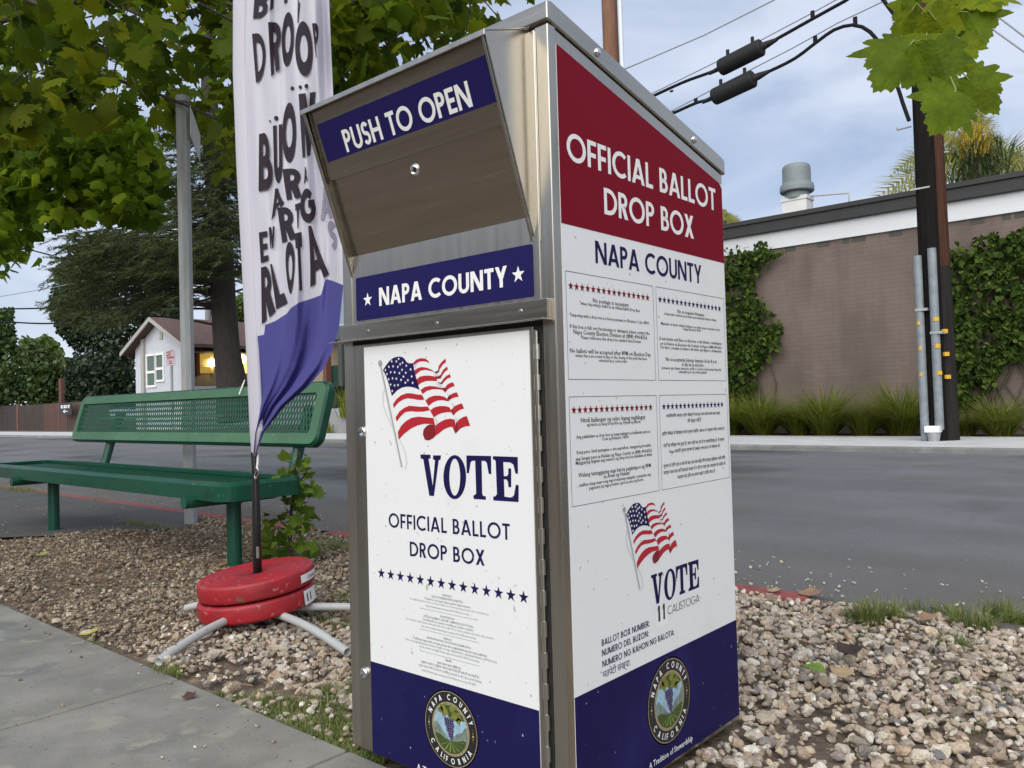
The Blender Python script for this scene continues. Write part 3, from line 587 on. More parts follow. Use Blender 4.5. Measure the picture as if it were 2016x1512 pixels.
# ---- door poster
x0, x1, zt, zb = -.5452, -.0590, .9380, .2354
b = MB(); b.box((x0, -.0094, .034), (x1, -.0074, zt))
b.poly([PO.P(x, z, .0003) for x, z in ((x0, .034), (x1, .034), (x1, zb), (x0, zb))], 1)
dp = b.build('door_poster', [k_white, k_navy], BX)
ident = lambda p: p
artwork(PO, ident).build('flag_print', [k_navy, k_bred, k_dred, k_gry, k_lgry, k_wht], dp)
votemark(PO, ident).build('vote_print', k_navy, dp); b = MB()
put_run(b, PO, 'OFFICIAL BALLOT', vpx((507, 756)), vpx((1470, 860)), .0308, t=.155, gap=.125); put_run(b, PO, 'DROP BOX', vpx((675, 986)), vpx((1268, 1064)), .0308, t=.155, gap=.125)
b.build('lettering', [k_navy, k_gry, k_wht], dp); b = MB()
s0, s1 = PO.loc(750.9, 1128.5), PO.loc(1031, 1176)
for k in range(14): star(b, PO, s0[0]+(s1[0]-s0[0])*k/13, s0[1]+(s1[1]-s0[1])*k/13, .0128)
b.build('star_row', [k_navy, k_gry, k_wht], dp); b = MB()
W5 = lambda p: PO.loc(740+p[0]/6.3, 1150+p[1]/6.3)
URL = 'https://www.napacounty.gov/3310/Electioneering'
def level(F, l, r):            # printed lines run level across the sheet
    z = (l[1]+r[1])/2; return (l[0], z), (r[0], z)
for txt, l, r, bo in [('WARNING:', (820,143), (943,168), .02), ('ELECTIONEERING PROHIBITED!', (693,165), (1082,235), .02), ('Violations can lead to fines and/or imprisonment.', (605,190), (1180,298), .02),
  ('For additional information on the prohibitions of electioneering, please visit our website at:', (420,190), (1403,385), 0), (URL+'.', (620,277), (1163,388), 0),
  ('ADVERTENCIA:', (797,412), (978,445), .02), ('¡ESTÁ PROHIBIDO HACER CAMPAÑA ELECTORAL!', (593,412), (1212,538), .02), ('Las infracciones pueden resultar en multas o prisión.', (585,450), (1217,582), .02),
  ('Para obtener información adicional sobre las prohibiciones de la campaña electoral, visite nuestro', (380,440), (1465,685), 0), ('sitio web en '+URL+'.', (562,528), (1242,685), 0),
  ('BABALA:', (840,682), (945,708), .02), ('¡IPINAGBABAWAL ANG PANGANGAMPANYA!', (632,672), (1180,805), .02), ('Posibleng magresulta sa mga parusa at/o pagkakakulong ang mga paglabag.', (460,675), (1378,903), .02),
  ('Para sa karagdagang impormasyon tungkol sa mga pagbabawal sa pangangampanya, pakibisita ang', (370,690), (1498,980), 0), ('aming website sa '+URL+'.', (540,780), (1285,970), 0),
  ('चेतावनी:', (860,955), (943,975), .02), ('चुनाव प्रचार करना निषिद्ध है।', (760,985), (1057,1060), .02), ('उल्लंघन करने पर जुर्माना और/या जेल में कैद की सजा दी जा सकती है।', (560,975), (1280,1165), .02),
  ('चुनाव प्रचार निषेधों के संबंध में अतिरिक्त जानकारी के लिए, कृपया हमारी वेबसाइट', (535,1015), (1318,1230), 0), (URL+' पर जाएँ।', (575,1080), (1240,1258), 0)]:
    L_, R_ = level(PO, W5(l), W5(r)); put_font(b, PO, txt, L_, R_, 1, bo*.6, 1.0)
for l, r in (((540,297), (1272,445)), ((545,553), (1278,727)), ((550,822), (1288,1017))):
    L_, R_ = level(PO, W5(l), W5(r)); b.poly([PO.P(x, z, LIFT) for x, z in ((L_[0], L_[1]-.0004), (R_[0], L_[1]-.0004), (R_[0], L_[1]+.0004), (L_[0], L_[1]+.0004))], 1)
sa, sz, sr = None, None, None
def fit_circle(F, pts):
    q = np.array([F.loc(*p) for p in pts]); Am = np.c_[2*q, np.ones(len(q))]; s = np.linalg.lstsq(Am, (q**2).sum(1), rcond=None)[0]; return s[0], s[1], math.sqrt(s[2]+s[0]**2+s[1]**2)
c7 = [(820+x/8.79, 1340+y/8.79) for x, y in ((133, 680), (490, 128), (1088, 1010), (200, 1010), (900, 480), (155, 560))]
sa, sz, sr = fit_circle(PO, c7)
b.build('fine_print', [k_navy, k_gry, k_wht], dp); b = MB()
put_font(b, PO, 'A Tradition of Stewardship', (sa-.105, sz-sr-.033), (sa+.105, sz-sr-.033), 2, .01, 1.1, .0008)
put_font(b, PO, 'A Commitment to Service', (sa-.098, sz-sr-.062), (sa+.098, sz-sr-.062), 2, .01, 1.1, .0008)
b.build('motto', [k_navy, k_gry, k_wht], dp); seal(PO, sa, sz, sr, dp)
print('seal front', sa, sz, sr)
# ---- side poster
g0, g1, sb = .0187, .6735, .2635
top = lambda y: ZF+sl_*y
b = MB(); pz0 = .035
b.prism([(0.0004, g0, pz0), (0.0004, g1, pz0), (0.0004, g1, top(g1)-.030), (0.0004, g0, top(g0)-.030)], (.0016, 0, 0))
b.poly([SD.P(y, z, .0003) for y, z in ((g0, pz0), (g1, pz0), (g1, sb), (g0, sb))], 1)
b.poly([SD.P(y, z, .0003) for y, z in ((g0+.0005, 1.1333), (g1-.0005, 1.1333), (g1-.0005, top(g1)-.040), (g1-.012, top(g1)-.028), (g0+.0005, top(g0)-.0305))], 2)
sp = b.build('side_poster', [k_white, k_navy, k_red], BX)
b = MB()       # 0 navy 1 white 2 black 3 red 4 grey
put_run(b, SD, 'OFFICIAL BALLOT', SD.loc(1116, 313.6), SD.loc(1409.3, 415.6), .0534, 1, t=.165); put_run(b, SD, 'DROP BOX', SD.loc(1189.9, 421.0), SD.loc(1365.7, 470.5), .0529, 1, t=.165)
SPM = [k_navy, k_wht, k_blk, k_red, k_gry]; b.build('lettering', SPM, sp); b = MB()
put_run(b, SD, 'NAPA COUNTY', SD.loc(1172.4, 517.6), SD.loc(1381.5, 559.2), .0440, 0, t=.165)
b.build('lettering', [k_navy, k_wht, k_blk, k_red, k_gry], sp); b = MB()
z1 = lambda p: SD.loc(1095+p[0]/6.3, 520+p[1]/6.3); z2 = lambda p: SD.loc(1280+p[0]/7.2, 550+p[1]/7.2); z3 = lambda p: SD.loc(1110+p[0]/6.3, 770+p[1]/6.3); z4 = lambda p: SD.loc(1290+p[0]/7.56, 770+p[1]/7.56)
def frame(a0, a1, zz0, zz1, w=.0009):
    for A0, Z0, A1, Z1 in ((a0, zz0, a1, zz0+w), (a0, zz1-w, a1, zz1), (a0, zz0+w, a0+w, zz1-w), (a1-w, zz0+w, a1, zz1-w)): b.poly([SD.P(x, z, LIFT) for x, z in ((A0, Z0), (A1, Z0), (A1, Z1), (A0, Z1))], 2)
NB = []
for p0, p1, m, fr in (((1123.6, 563.2), (1274.7, 585.9), 3, (.0271, .3354, .8436, 1.0458)), ((1299.2, 590.7), (1416.1, 606.7), 0, (.3466, .6644, .8436, 1.0458)), ((1129.8, 807.8), (1280.6, 801.7), 3, (.0271, .3354, .6088, .8121)), ((1306.9, 800.2), (1421.2, 796.9), 0, (.3466, .6644, .6088, .8121))):
    b = MB(); NB.append(b); frame(*fr)
    p0, p1 = SD.loc(*p0), SD.loc(*p1)
    for k in range(16): star(b, SD, p0[0]+(p1[0]-p0[0])*k/15, (p0[1]+p1[1])/2, .0085, m)
for fn, lines in ((z1, [('No postage is necessary', (455,475), (900,530)), ('when depositing a ballot in an Official Ballot Drop Box', (303,502), (1038,597)), ('Tampering with a drop box is a felony pursuant to Elections Code 18500', (165,648), (1150,745)),
    ('If this box is full, not functioning or damaged, please contact the', (170,790), (1158,878)), ('Napa County Election Division at (888) 494-8356', (215,865), (1128,935)), ('Please reference the drop box number listed below', (310,925), (1052,982)),
    ('No ballots will be accepted after 8PM on Election Day', (170,1095), (1172,1148)), ('unless there are voters in line or the closing of the polls has been', (238,1153), (1122,1188)), ('extended by a court order', (530,1210), (878,1225))]),
  (z2, [('No se requiere franqueo', (388,478), (768,525)), ('al depositar su balota en un buzón para depositar balotas oficiales', (200,505), (938,592)), ('Manipular un buzón oficial de balotas es un delito grave de acuerdo con el', (155,645), (985,728)), ('Código Electoral 18500', (458,720), (718,742)),
    ('Si este buzón está lleno, no funciona o está dañado, comuníquese', (130,862), (1015,925)), ('con la División de Elecciones del Condado de Napa al (888) 494-8356', (137,930), (1013,985)), ('Por favor, consulte el número del buzón que figura a continuación', (148,985), (1008,1035)),
    ('No se aceptarán balotas después de las 8 p.m.', (222,1158), (948,1185)), ('el día de la elección', (447,1230), (755,1238)), ('al menos que hayan electores en fila o el cierre de las urnas haya sido', (165,1275), (1008,1295)), ('extendido por una orden judicial', (405,1330), (800,1335))]),
  (z3, [('Hindi kailangan ng selyo kapag naglalagay', (210,388), (1010,345)), ('ng balota sa isang Drop Box ng Opisyal na Balota', (288,435), (950,395)), ('Ang pakikialam sa drop box ay isang mabigat na kasalanan ayon sa', (155,592), (1072,515)), ('Code ng Eleksyon 18500', (472,612), (803,583)),
    ('Kung puno, hindi gumagana o sira ang kahon, mangyaring kontakin', (158,785), (1077,682)), ('ang Sangay para sa Halalan ng Napa County sa (888) 494-8356', (147,858), (1092,758)), ('Mangyaring tingnan ang numero ng drop box na nakalista sa ibaba', (147,915), (1092,800)),
    ('Walang tatanggaping mga balota pagkatapos ng 8PM', (180,1070), (1078,942)), ('sa Araw ng Halalan', (493,1082), (815,1035)), ('maliban kung mayroong mga botanteng nakapila o pinahaba ang', (192,1185), (1078,1050)), ('pagsasara ng mga presinto ayon sa utos ng korte', (313,1222), (985,1112))]),
  (z4, [('आधिकारिक मतपत्र ड्रॉप बॉक्स में मतपत्र जमा करते समय डाक खर्च', (162,388), (965,345)), ('की ज़रूरत नहीं है', (480,462), (683,450)), ('ड्रॉप बॉक्स से छेड़छाड़ करना चुनाव संहिता 18500 के अनुसार गंभीर अपराध है', (108,645), (1028,585)),
    ('यदि यह बॉक्स भरा हुआ है, काम नहीं कर रहा है या क्षतिग्रस्त है, तो कृपया', (122,830), (1028,740)), ('Napa काउंटी चुनाव प्रभाग से (888) 494-8356 पर संपर्क करें', (210,920), (962,835)), ('चुनाव के दिन रात 8 बजे के बाद तब तक कोई भी मतपत्र स्वीकार नहीं किया', (122,1135), (1042,1010)),
    ('जाएगा जब तक कि मतदाता कतार में न हों या जब तक अदालत के आदेश से', (122,1235), (1045,1100)), ('मतदान बंद होने का समय बढ़ा न दिया गया हो', (330,1300), (888,1215))])):
    b = NB.pop(0)
    for txt, l, r in lines:
        L_, R_ = level(SD, fn(l), fn(r)); put_font(b, SD, txt, L_, R_, 2, .008, .95)
    b.build('notice', SPM, sp)
b = MB()
# flag and VOTE, same artwork at this sheet's scale
pa, pb = [vpx((757, 180)), vpx((1537, 558)), fpx((183, 160))], [SD.loc(1282.7, 1131.7), SD.loc(1375.9, 1156.3), SD.loc(1227.6, 1003.5)]
kx = np.polyfit([p[0] for p in pa], [p[0] for p in pb], 1); kz = np.polyfit([p[1] for p in pa], [p[1] for p in pb], 1)
print('art scale', kx, kz)
T = lambda p: (kx[0]*p[0]+kx[1], kz[0]*p[1]+kz[1])
artwork(SD, T).build('flag_print', [k_navy, k_bred, k_dred, k_gry, k_lgry, k_wht], sp); votemark(SD, T).build('vote_print', k_navy, sp)
r7 = lambda x, y: SD.loc(1060+x/4.582, 950+y/4.582); r8 = lambda x, y: SD.loc(1060+x/4.555, 1180+y/4.555)
q0, q1 = r7(1060, 1320), r7(1165, 1130); b.poly([SD.P(x, z, .0002) for x, z in ((q0[0], q0[1]), (q1[0], q0[1]), (q1[0], q1[1]), (q0[0], q1[1]))], 1)
put_run(b, SD, '1', r7(1071, 1262), r7(1098, 1262-14), .0325, 2, t=.2, lift=.0006); put_run(b, SD, '1', r7(1117, 1240), r7(1141, 1240-12), .0325, 2, t=.2, lift=.0006)
put_run(b, SD, 'CALISTOGA', *level(SD, r7(1165, 1190), r7(1452, 1076)), .0174, 2, t=.085, gap=.10)
for txt, l, r in (('BALLOT BOX NUMBER:', (568, 418), (996, 240)), ('NUMERO DEL BUZON:', (570, 512), (988, 330)), ('NUMERO NG KAHON NG BALOTA:', (574, 613), (1218, 315))):
    put_run(b, SD, txt, *level(SD, r8(*l), r8(*r)), .0123, 0, t=.16, gap=.11)
put_font(b, SD, 'मतपेटी संख्या:', *level(SD, r8(577, 700), r8(825, 597)), 0, 0, 1.0)
c8 = [(1250+x/6.514, 1280+y/6.514) for x, y in ((152, 790), (712, 480), (495, 78), (370, 1222), (170, 600), (690, 700))]
ta, tz, tr_ = fit_circle(SD, c8)
b.build('box_number', [k_navy, k_wht, k_blk, k_red, k_gry], sp); b = MB()
put_font(b, SD, 'A Tradition of Stewardship', *level(SD, SD.loc(1250+180/6.514, 1280+1512/6.514), SD.loc(1250+738/6.514, 1280+1170/6.514)), 1, .01, 1.1, .0008)
b.build('motto', [k_navy, k_wht, k_blk, k_red, k_gry], sp); b = MB()
put_font(b, SD, 'A Commitment to Service', (ta-.105, tz-tr_-.075), (ta+.112, tz-tr_-.075), 1, .01, 1.1, .0008)
b.build('motto', [k_navy, k_wht, k_blk, k_red, k_gry], sp); seal(SD, ta, tz, tr_, sp)
print('seal side', ta, tz, tr_)
# ================================================================== BENCH
m_gr = mat('green_coating', (0.003, 0.060, 0.032), 0.36, var=.14, vscale=7, spec=.35, rvar=.06, spots=[((.05, .14, .09), 26, .70, .03), ((.004, .035, .02), 9, .60, .1)])
m_grf = mat('faded_green_coating', (0.06, 0.155, 0.08), 0.6, var=.14, vscale=5, spots=[((0.05, 0.16, 0.08), 8, .56, .15), ((0.16, 0.25, 0.16), 40, .67, .03)])
m_grm = mat('green_mesh', (0.02, 0.105, 0.058), 0.45, var=.15, vscale=20)
m_pipe = mat('green_pipe', (0.004, 0.066, 0.038), 0.42, var=.15, vscale=9, spots=[((0.02, 0.05, 0.03), 14, .66, .05)])
BN = thing('park_bench', 'green coated metal park bench with expanded mesh backrest and round pipe legs', 'bench', (-4.25, 1.0, 0))
SX0, SX1, SY0, SY1, SZ_ = -6.03, -2.58, .775, 1.245, .468
lx = (-5.30, -2.885)
b = MB()
rim = rounded(SX0, SY0, SX1, SY1, .09, 6); inn = rounded(SX0+.055, SY0+.055, SX1-.055, SY1-.05, .05, 6); n = len(rim)
prof = [(0, SZ_-.085), (-.004, SZ_-.05), (0, SZ_-.012)]
outer = [[(x, y, SZ_-.088) for x, y in rim], [(x, y, SZ_-.016) for x, y in rim], [(x+(.014 if x < (SX0+SX1)/2 else -.014), y+(.012 if y < 1 else -.012), SZ_) for x, y in rim], [(x, y, SZ_-.002) for x, y in inn], [(x, y, SZ_-.022) for x, y in inn]]
for q in range(4):
    for i in range(n): j = (i+1) % n; b.poly([outer[q][i], outer[q][j], outer[q+1][j], outer[q+1][i]], 0, True)
seat = b.build('seat', [m_gr], BN)
b = MB()
def lattice(b, O, ax, ay, W, H, cell, wd, th, m=0):
    """expanded metal: two families of slanted strands clipped to the W x H panel"""
    sl = .42; step = cell
    for fam in (1, -1):
        k = -int(H*sl/step)-2
        while k*step < W+H*sl+step:
            x0 = k*step if fam > 0 else k*step
            pa, pb = (x0, 0.0), (x0+fam*H*sl, H); k += 1
            def clip(p, q):
                (xa, ya), (xb, yb) = p, q; t0, t1 = 0, 1; d = xb-xa
                for lim, sg in ((0, 1), (W, -1)):
                    f0, f1 = sg*(xa-lim), sg*(xb-lim)
                    if f0 < 0 and f1 < 0: return None
                    if f0 < 0: t0 = max(t0, f0/(f0-f1))
                    if f1 < 0: t1 = min(t1, f0/(f0-f1))
                if t0 >= t1: return None
                return (xa+d*t0, ya+(yb-ya)*t0), (xa+d*t1, ya+(yb-ya)*t1)
            c = clip(pa, pb)
            if not c: continue
            (xa, ya), (xb, yb) = c; nn = np.cross(ax, ay); o = nn*(.0015 if fam > 0 else 0)
            P4 = [O+ax*x+ay*y+o for x, y in ((xa-wd/2, ya), (xa+wd/2, ya), (xb+wd/2, yb), (xb-wd/2, yb))]
            b.prism(P4, nn*th, m)
lattice(b, np.array([SX0+.05, SY0+.05, SZ_-.030]), np.array([1., 0, 0]), np.array([0, 1., 0]), SX1-SX0-.10, SY1-SY0-.10, .030, .009, .004)
b.box((SX0+.05, SY0+.05, SZ_-.044), (SX1-.05, SY1-.05, SZ_-.040)); b.build('seat_mesh', m_gr, seat)
# backrest
B0, B1 = np.array([-5.885, 1.325, .612]), np.array([-5.885, 1.425, .957]); ay = B1-B0; BH = np.linalg.norm(ay); ay /= BH
ax = np.array([1., 0, 0]); an = np.cross(ax, ay); WB = 3.245
b = MB(); Q = lambda x, y, d: B0+ax*x+ay*y-an*d*(-1)
o_ = rounded(0, 0, WB, BH, .055, 6); i_ = rounded(.062, .070, WB-.085, BH-.065, .02, 6); n = len(o_)
shr = lambda x, y, k: (x+(k if x < WB/2 else -k), y+(k if y < BH/2 else -k))
lv = [[Q(*shr(x, y, .010), -.060) for x, y in o_], [Q(x, y, -.045) for x, y in o_], [Q(x, y, -.012) for x, y in o_], [Q(*shr(x, y, .012), 0) for x, y in o_], [Q(x, y, -.002) for x, y in i_], [Q(x, y, -.020) for x, y in i_]]
for q in range(5):
    for i in range(n):
        j = (i+1) % n; b.poly([lv[q][i], lv[q][j], lv[q+1][j], lv[q+1][i]], 1 if q >= 3 else 0, q < 3)
bk = b.build('backrest', [m_gr, m_grf], BN)
b = MB(); lattice(b, Q(.055, .062, -.016), ax, ay, WB-.135, BH-.122, .0290, .0062, -.005)
b.build('backrest_mesh', m_grm, bk)
b = MB(); a_, c_ = Q(.36, BH*.5, -.020), Q(2.2, BH*.5, -.020); b.tube([a_, c_], .005, 6); b.tube([Q(.36, BH*.42, -.02), a_], .005, 6); b.build('weld_bar', m_grf, bk)
for x in lx:
    b = MB(); b.tube([(x, 1.0, -.08), (x, 1.0, .385)], .0365, 20); b.tube([(x, 1.0, .335), (x, 1.0, .385)], .039, 20)
    b.build('leg', m_pipe, BN)
    b = MB(); yb = 1.30
    path = [(x, .735, .368), (x, 1.21, .368)]+[(x, 1.215+.15*math.sin(a), .518-.15*math.cos(a)) for a in np.linspace(.15, 1.35, 8)]+[(x, 1.395, .60), (x, 1.475, .82)]
    b.tube(path, .031, 18, 0, True); b.build('support_arm', m_pipe, BN)
# bird droppings on the back frame
q = opl(477, 762, Q(0, 0, .002), an); b = MB()
b.poly([q+ax*x+ay*y+an*.002 for x, y in ((-.02, -.045), (-.005, -.047), (.012, .02), (.016, .045), (.006, .045), (-.008, .01))]); b.build('dropping', k_wht, bk)

# ================================================================== FEATHER FLAG on its cross base
FY = .50
m_cloth = mat('banner_cloth', (0.66, 0.645, 0.71), 0.85, trans=.28, bump=.15, bscale=300); m_cblue = mat('banner_blue', (0.075, 0.07, 0.28), 0.8, trans=.25, bump=.1, bscale=250)
m_ink = mat('banner_ink', (0.020, 0.011, 0.020), 0.85, trans=.12); m_ink2 = mat('banner_ink_through', (0.30, 0.28, 0.36), 0.8, trans=.2); m_blk = mat('black_pole', (0.012, 0.012, 0.013), .35)
m_pvc = mat('grey_pvc', (0.43, 0.44, 0.43), .55, var=.1, vscale=12, spots=[((.2, .2, .19), 30, .66, .05)])
px_pole = [(462, -60), (461.5, 100), (466, 330), (476, 500), (486, 700), (497, 890), (507, 1135)]
FG = thing('feather_flag', 'tall white feather banner with dark lettering and blue lower end', 'flag', oz(508, 1140, .17)*np.array([1, 1, 0]))
FGY = FG.location.y
FY = FGY
lefts = [(-340, 520), (-260, 478), (-120, 463), (0, 461.5), (140, 461), (330, 468), (500, 477), (700, 487), (900, 496)]
rights = [(-340, 560), (-300, 600), (-200, 632), (0, 648), (100, 652), (250, 659), (380, 668), (470, 677), (560, 676), (640, 668), (690, 655), (725, 638), (760, 608), (800, 560), (850, 520), (900, 502)]
lf_ = lambda v: float(np.interp(v, *zip(*lefts))); rt_ = lambda v: float(np.interp(v, *zip(*rights)))
SLV = lambda v: min(22, .75*(rt_(v)-lf_(v)))
def fold(s, v):
    t = v/900.0; g = max(0.0, s)**.8
    return g*(.027*math.sin(2*math.pi*(2.1*s+.9*t)+.6)+.015*math.sin(2*math.pi*(4.3*s-1.3*t)+2)+.006*math.sin(2*math.pi*(7.7*s+1.1*t)))*(1-.45*max(0, t-.55))
def banner(u, v, lift=0.0):
    s = (u-lf_(v))/max(4, rt_(v)-lf_(v)); return oy(u, v, FY+fold(s, v)-lift)
def bound(u):           # edge between white and blue
    return float(np.interp(u, [480, 500, 520, 521.5, 542, 565, 572, 588, 616, 632, 641, 655, 675, 690], [668, 663, 659, 640, 632, 617, 607, 596, 587, 581, 549, 553, 561, 570]))
def vB(s):
    lo, hi = 400., 880.
    for _ in range(40):
        md = (lo+hi)/2; u = lf_(md)+s*(rt_(md)-lf_(md))
        if md < bound(u): lo = md
        else: hi = md
    return lo
ns = 120; ss = sorted(set(np.linspace(0.10, 1, ns).tolist()))
def sheet(v0f, v1f, nv):
    V = []
    for s in ss:
        a_, c_ = v0f(s), v1f(s)
        for k in range(nv+1):
            v = a_+(c_-a_)*k/nv; V.append(banner(lf_(v)+s*(rt_(v)-lf_(v)), v))
    m = nv+1; F_ = [(i*m+k, (i+1)*m+k, (i+1)*m+k+1, i*m+k+1) for i in range(len(ss)-1) for k in range(nv)]
    return np.array(V), np.array(F_)
Va, Fa = sheet(lambda s: -335, vB, 120); Vb, Fb = sheet(vB, lambda s: 897, 60)
ban = bigmesh('banner', np.vstack([Va, Vb]), np.vstack([Fa, Fb+len(Va)]), [m_cloth, m_cblue], np.r_[np.zeros(len(Fa)), np.ones(len(Fb))], True, FG)
b = MB(); vs = np.linspace(-335, 898, 50); rows = []
for v in vs:
    w = min(23, (rt_(v)-lf_(v))*.9); c0, c1 = oy(lf_(v), v, FY), oy(lf_(v)+w, v, FY); r = .5*np.linalg.norm(c1-c0); c = (c0+c1)/2
    rows.append([c+np.array([r*math.cos(a), .4*r*math.sin(a), 0]) for a in np.linspace(math.pi, 2*math.pi, 9)]+[c+np.array([r*math.cos(a), .4*r*math.sin(a), 0]) for a in np.linspace(0, math.pi, 9)[1:-1]])
k = len(rows[0])
for i in range(len(rows)-1):
    for j in range(k): b.poly([rows[i][j], rows[i][(j+1) % k], rows[i+1][(j+1) % k], rows[i+1][j]], 0, True)
b.build('pole_sleeve', m_cloth, FG)
b = MB()
A1 = lambda p: (440+p[0]/4.32, p[1]/4.32); A2 = lambda p: (440+p[0]/4.32, 330+p[1]/4.32)
LT = [(A1, 'B', (270,-110), (400,-110), (362,148), (250,160), 0), (A1, 'I', (402,-60), (432,-60), (425,70), (395,92), 0), (A1, 'I', (515,-60), (548,-60), (540,18), (515,30), 0), (A1, 'V', (632,-10), (652,30), (640,200), (622,190), 0),
 (A1, 'D', (242,288), (352,270), (360,640), (276,706), 0), (A1, 'R', (378,188), (500,188), (478,585), (406,652), 0), (A1, 'O', (500,105), (606,112), (588,560), (490,560), 0), (A1, 'O', (606,186), (745,186), (768,640), (612,640), 0), (A1, 'P', (752,198), (812,195), (802,490), (786,490), 0),
 (A1, 'B', (302,1142), (388,1115), (432,1600), (298,1628), 0), (A1, 'U', (420,1070), (500,1055), (500,1545), (432,1560), 0), (A1, 'O', (500,900), (614,858), (620,1376), (498,1376), 0), (A1, 'N', (638,800), (782,780), (740,1320), (672,1340), 0),
 (A2, 'R', (500,12), (662,2), (664,250), (538,276), 0), (A2, 'A', (412,180), (488,172), (516,300), (408,446), 0), (A2, 'A', (684,-10), (704,-10), (718,112), (684,135), 0), (A2, 'R', (456,340), (588,332), (620,600), (500,642), 0), (A2, 'G', (652,186), (756,176), (800,444), (652,482), 0), (A2, 'T', (608,312), (656,296), (644,500), (622,525), 0), (A2, 'A', (828,150), (892,190), (932,430), (826,442), 1),
 (A2, 'E', (300,552), (370,538), (382,790), (318,812), 0), (A2, 'N', (384,508), (436,498), (424,680), (398,690), 0), (A2, 'R', (318,850), (392,828), (442,1222), (326,1334), 0), (A2, 'L', (396,822), (422,815), (545,1150), (448,1205), 0), (A2, 'O', (512,640), (608,634), (600,1000), (552,1120), 0), (A2, 'T', (606,560), (664,545), (684,1040), (634,1052), 0), (A2, 'A', (690,500), (776,490), (898,905), (738,1018), 0), (A2, 'S', (872,448), (958,458), (966,700), (925,704), 1)]
for fn, ch, tl, tr, br, bl, mi_ in LT:
    w, ps = glyph(ch, .19 if ch in 'BPDE' else .20 if ch in 'RA' else .26)
    for k, p in enumerate(ps):
        p = np.array(p)
        if len(p) != 4: continue
        for i in range(4):
            for j in range(4):
                q4 = []
                for (s, t) in ((i/4, j/4), ((i+1)/4, j/4), ((i+1)/4, (j+1)/4), (i/4, (j+1)/4)):
                    x, y = (p[0]*(1-s)+p[1]*s)*(1-t)+(p[3]*(1-s)+p[2]*s)*t; x /= w
                    top_, bot = np.array(tl)*(1-x)+np.array(tr)*x, np.array(bl)*(1-x)+np.array(br)*x; u, v = fn(bot*(1-y)+top_*y)
                    q4.append(banner(u, v, .0045+.0002*(k % 6)))
                b.poly(q4, mi_)
for x, y, r in ((585,752,16), (652,740,14), (705,732,17), (447,1005,18), (395,1030,8)):
    b.poly([banner(*A1((x+r*math.cos(a), y+1.15*r*math.sin(a))), .0035) for a in np.linspace(0, 6.28, 14, endpoint=False)], 0)
b.build('lettering', [m_ink, m_ink2], ban)
b = MB(); P0 = oz(508, 1150, .10); pp3 = [np.array([P0[0], FY, .06])]+[oy(u, v, FY+.004) for u, v in ((507, 1130), (505, 1030), (503, 930), (500, 890))]
b.tube(pp3, [.0175, .0175, .016, .0135, .012], 14); b.build('pole', m_blk, FG)
b = MB(); q0, q1 = oy(508, 895, FY-.016), oy(506, 922, FY-.018); b.tube([q0, (q0+q1)/2+np.array([.002, 0, 0]), q1], .0045, 8, 0); 
b.build('cord', k_wht, FG); b = MB()
q2, q3 = oy(507, 921, FY-.021), oy(503, 944, FY-.021); b.tube([q2, q2+np.array([.008, 0, -.014]), q3+np.array([.006, 0, .004]), q3, q3+np.array([-.007, 0, .014]), q2], .0022, 8, 1)
b.build('clip', [k_wht, m_chr], FG); b = MB()
q4 = oy(508, 1090, FY-.02); b.box(q4+np.array([-.007, -.003, -.016]), q4+np.array([.003, .003, .026]), 1); b.build('clip', [k_wht, m_chr], FG)
CX, CY = FG.location.x, FG.location.y
for (ex, ey, ez) in [tuple(oz(312, 1303, .030)), tuple(oz(684, 1284, .03)), (CX+.60, CY+.44, .015), (CX-.36, CY-.10, .03)]:
    b = MB(); path = [(CX+(ex-CX)*t, CY+(ey-CY)*t, .055*(1-t**2.2)+max(.014, ez)*t**2.2+.016*math.sin(math.pi*t)) for t in np.linspace(.03, 1, 14)]
    b.tube(path, .0142, 14, 0, False); e = np.array(path[-1]); d = e-np.array(path[-2]); d /= np.linalg.norm(d)
    b.lathe(e, [(.0142, 0), (.0108, 0), (.0104, -.03), (.0001, -.03)], 14, 0, d)
    h = np.array(path[-3])+np.array([0, 0, .0138]); b.lathe(h, [(.004, .0012), (.0001, .0014)], 8, 1); b.build('base_leg', [m_pvc, m_dark], FG)
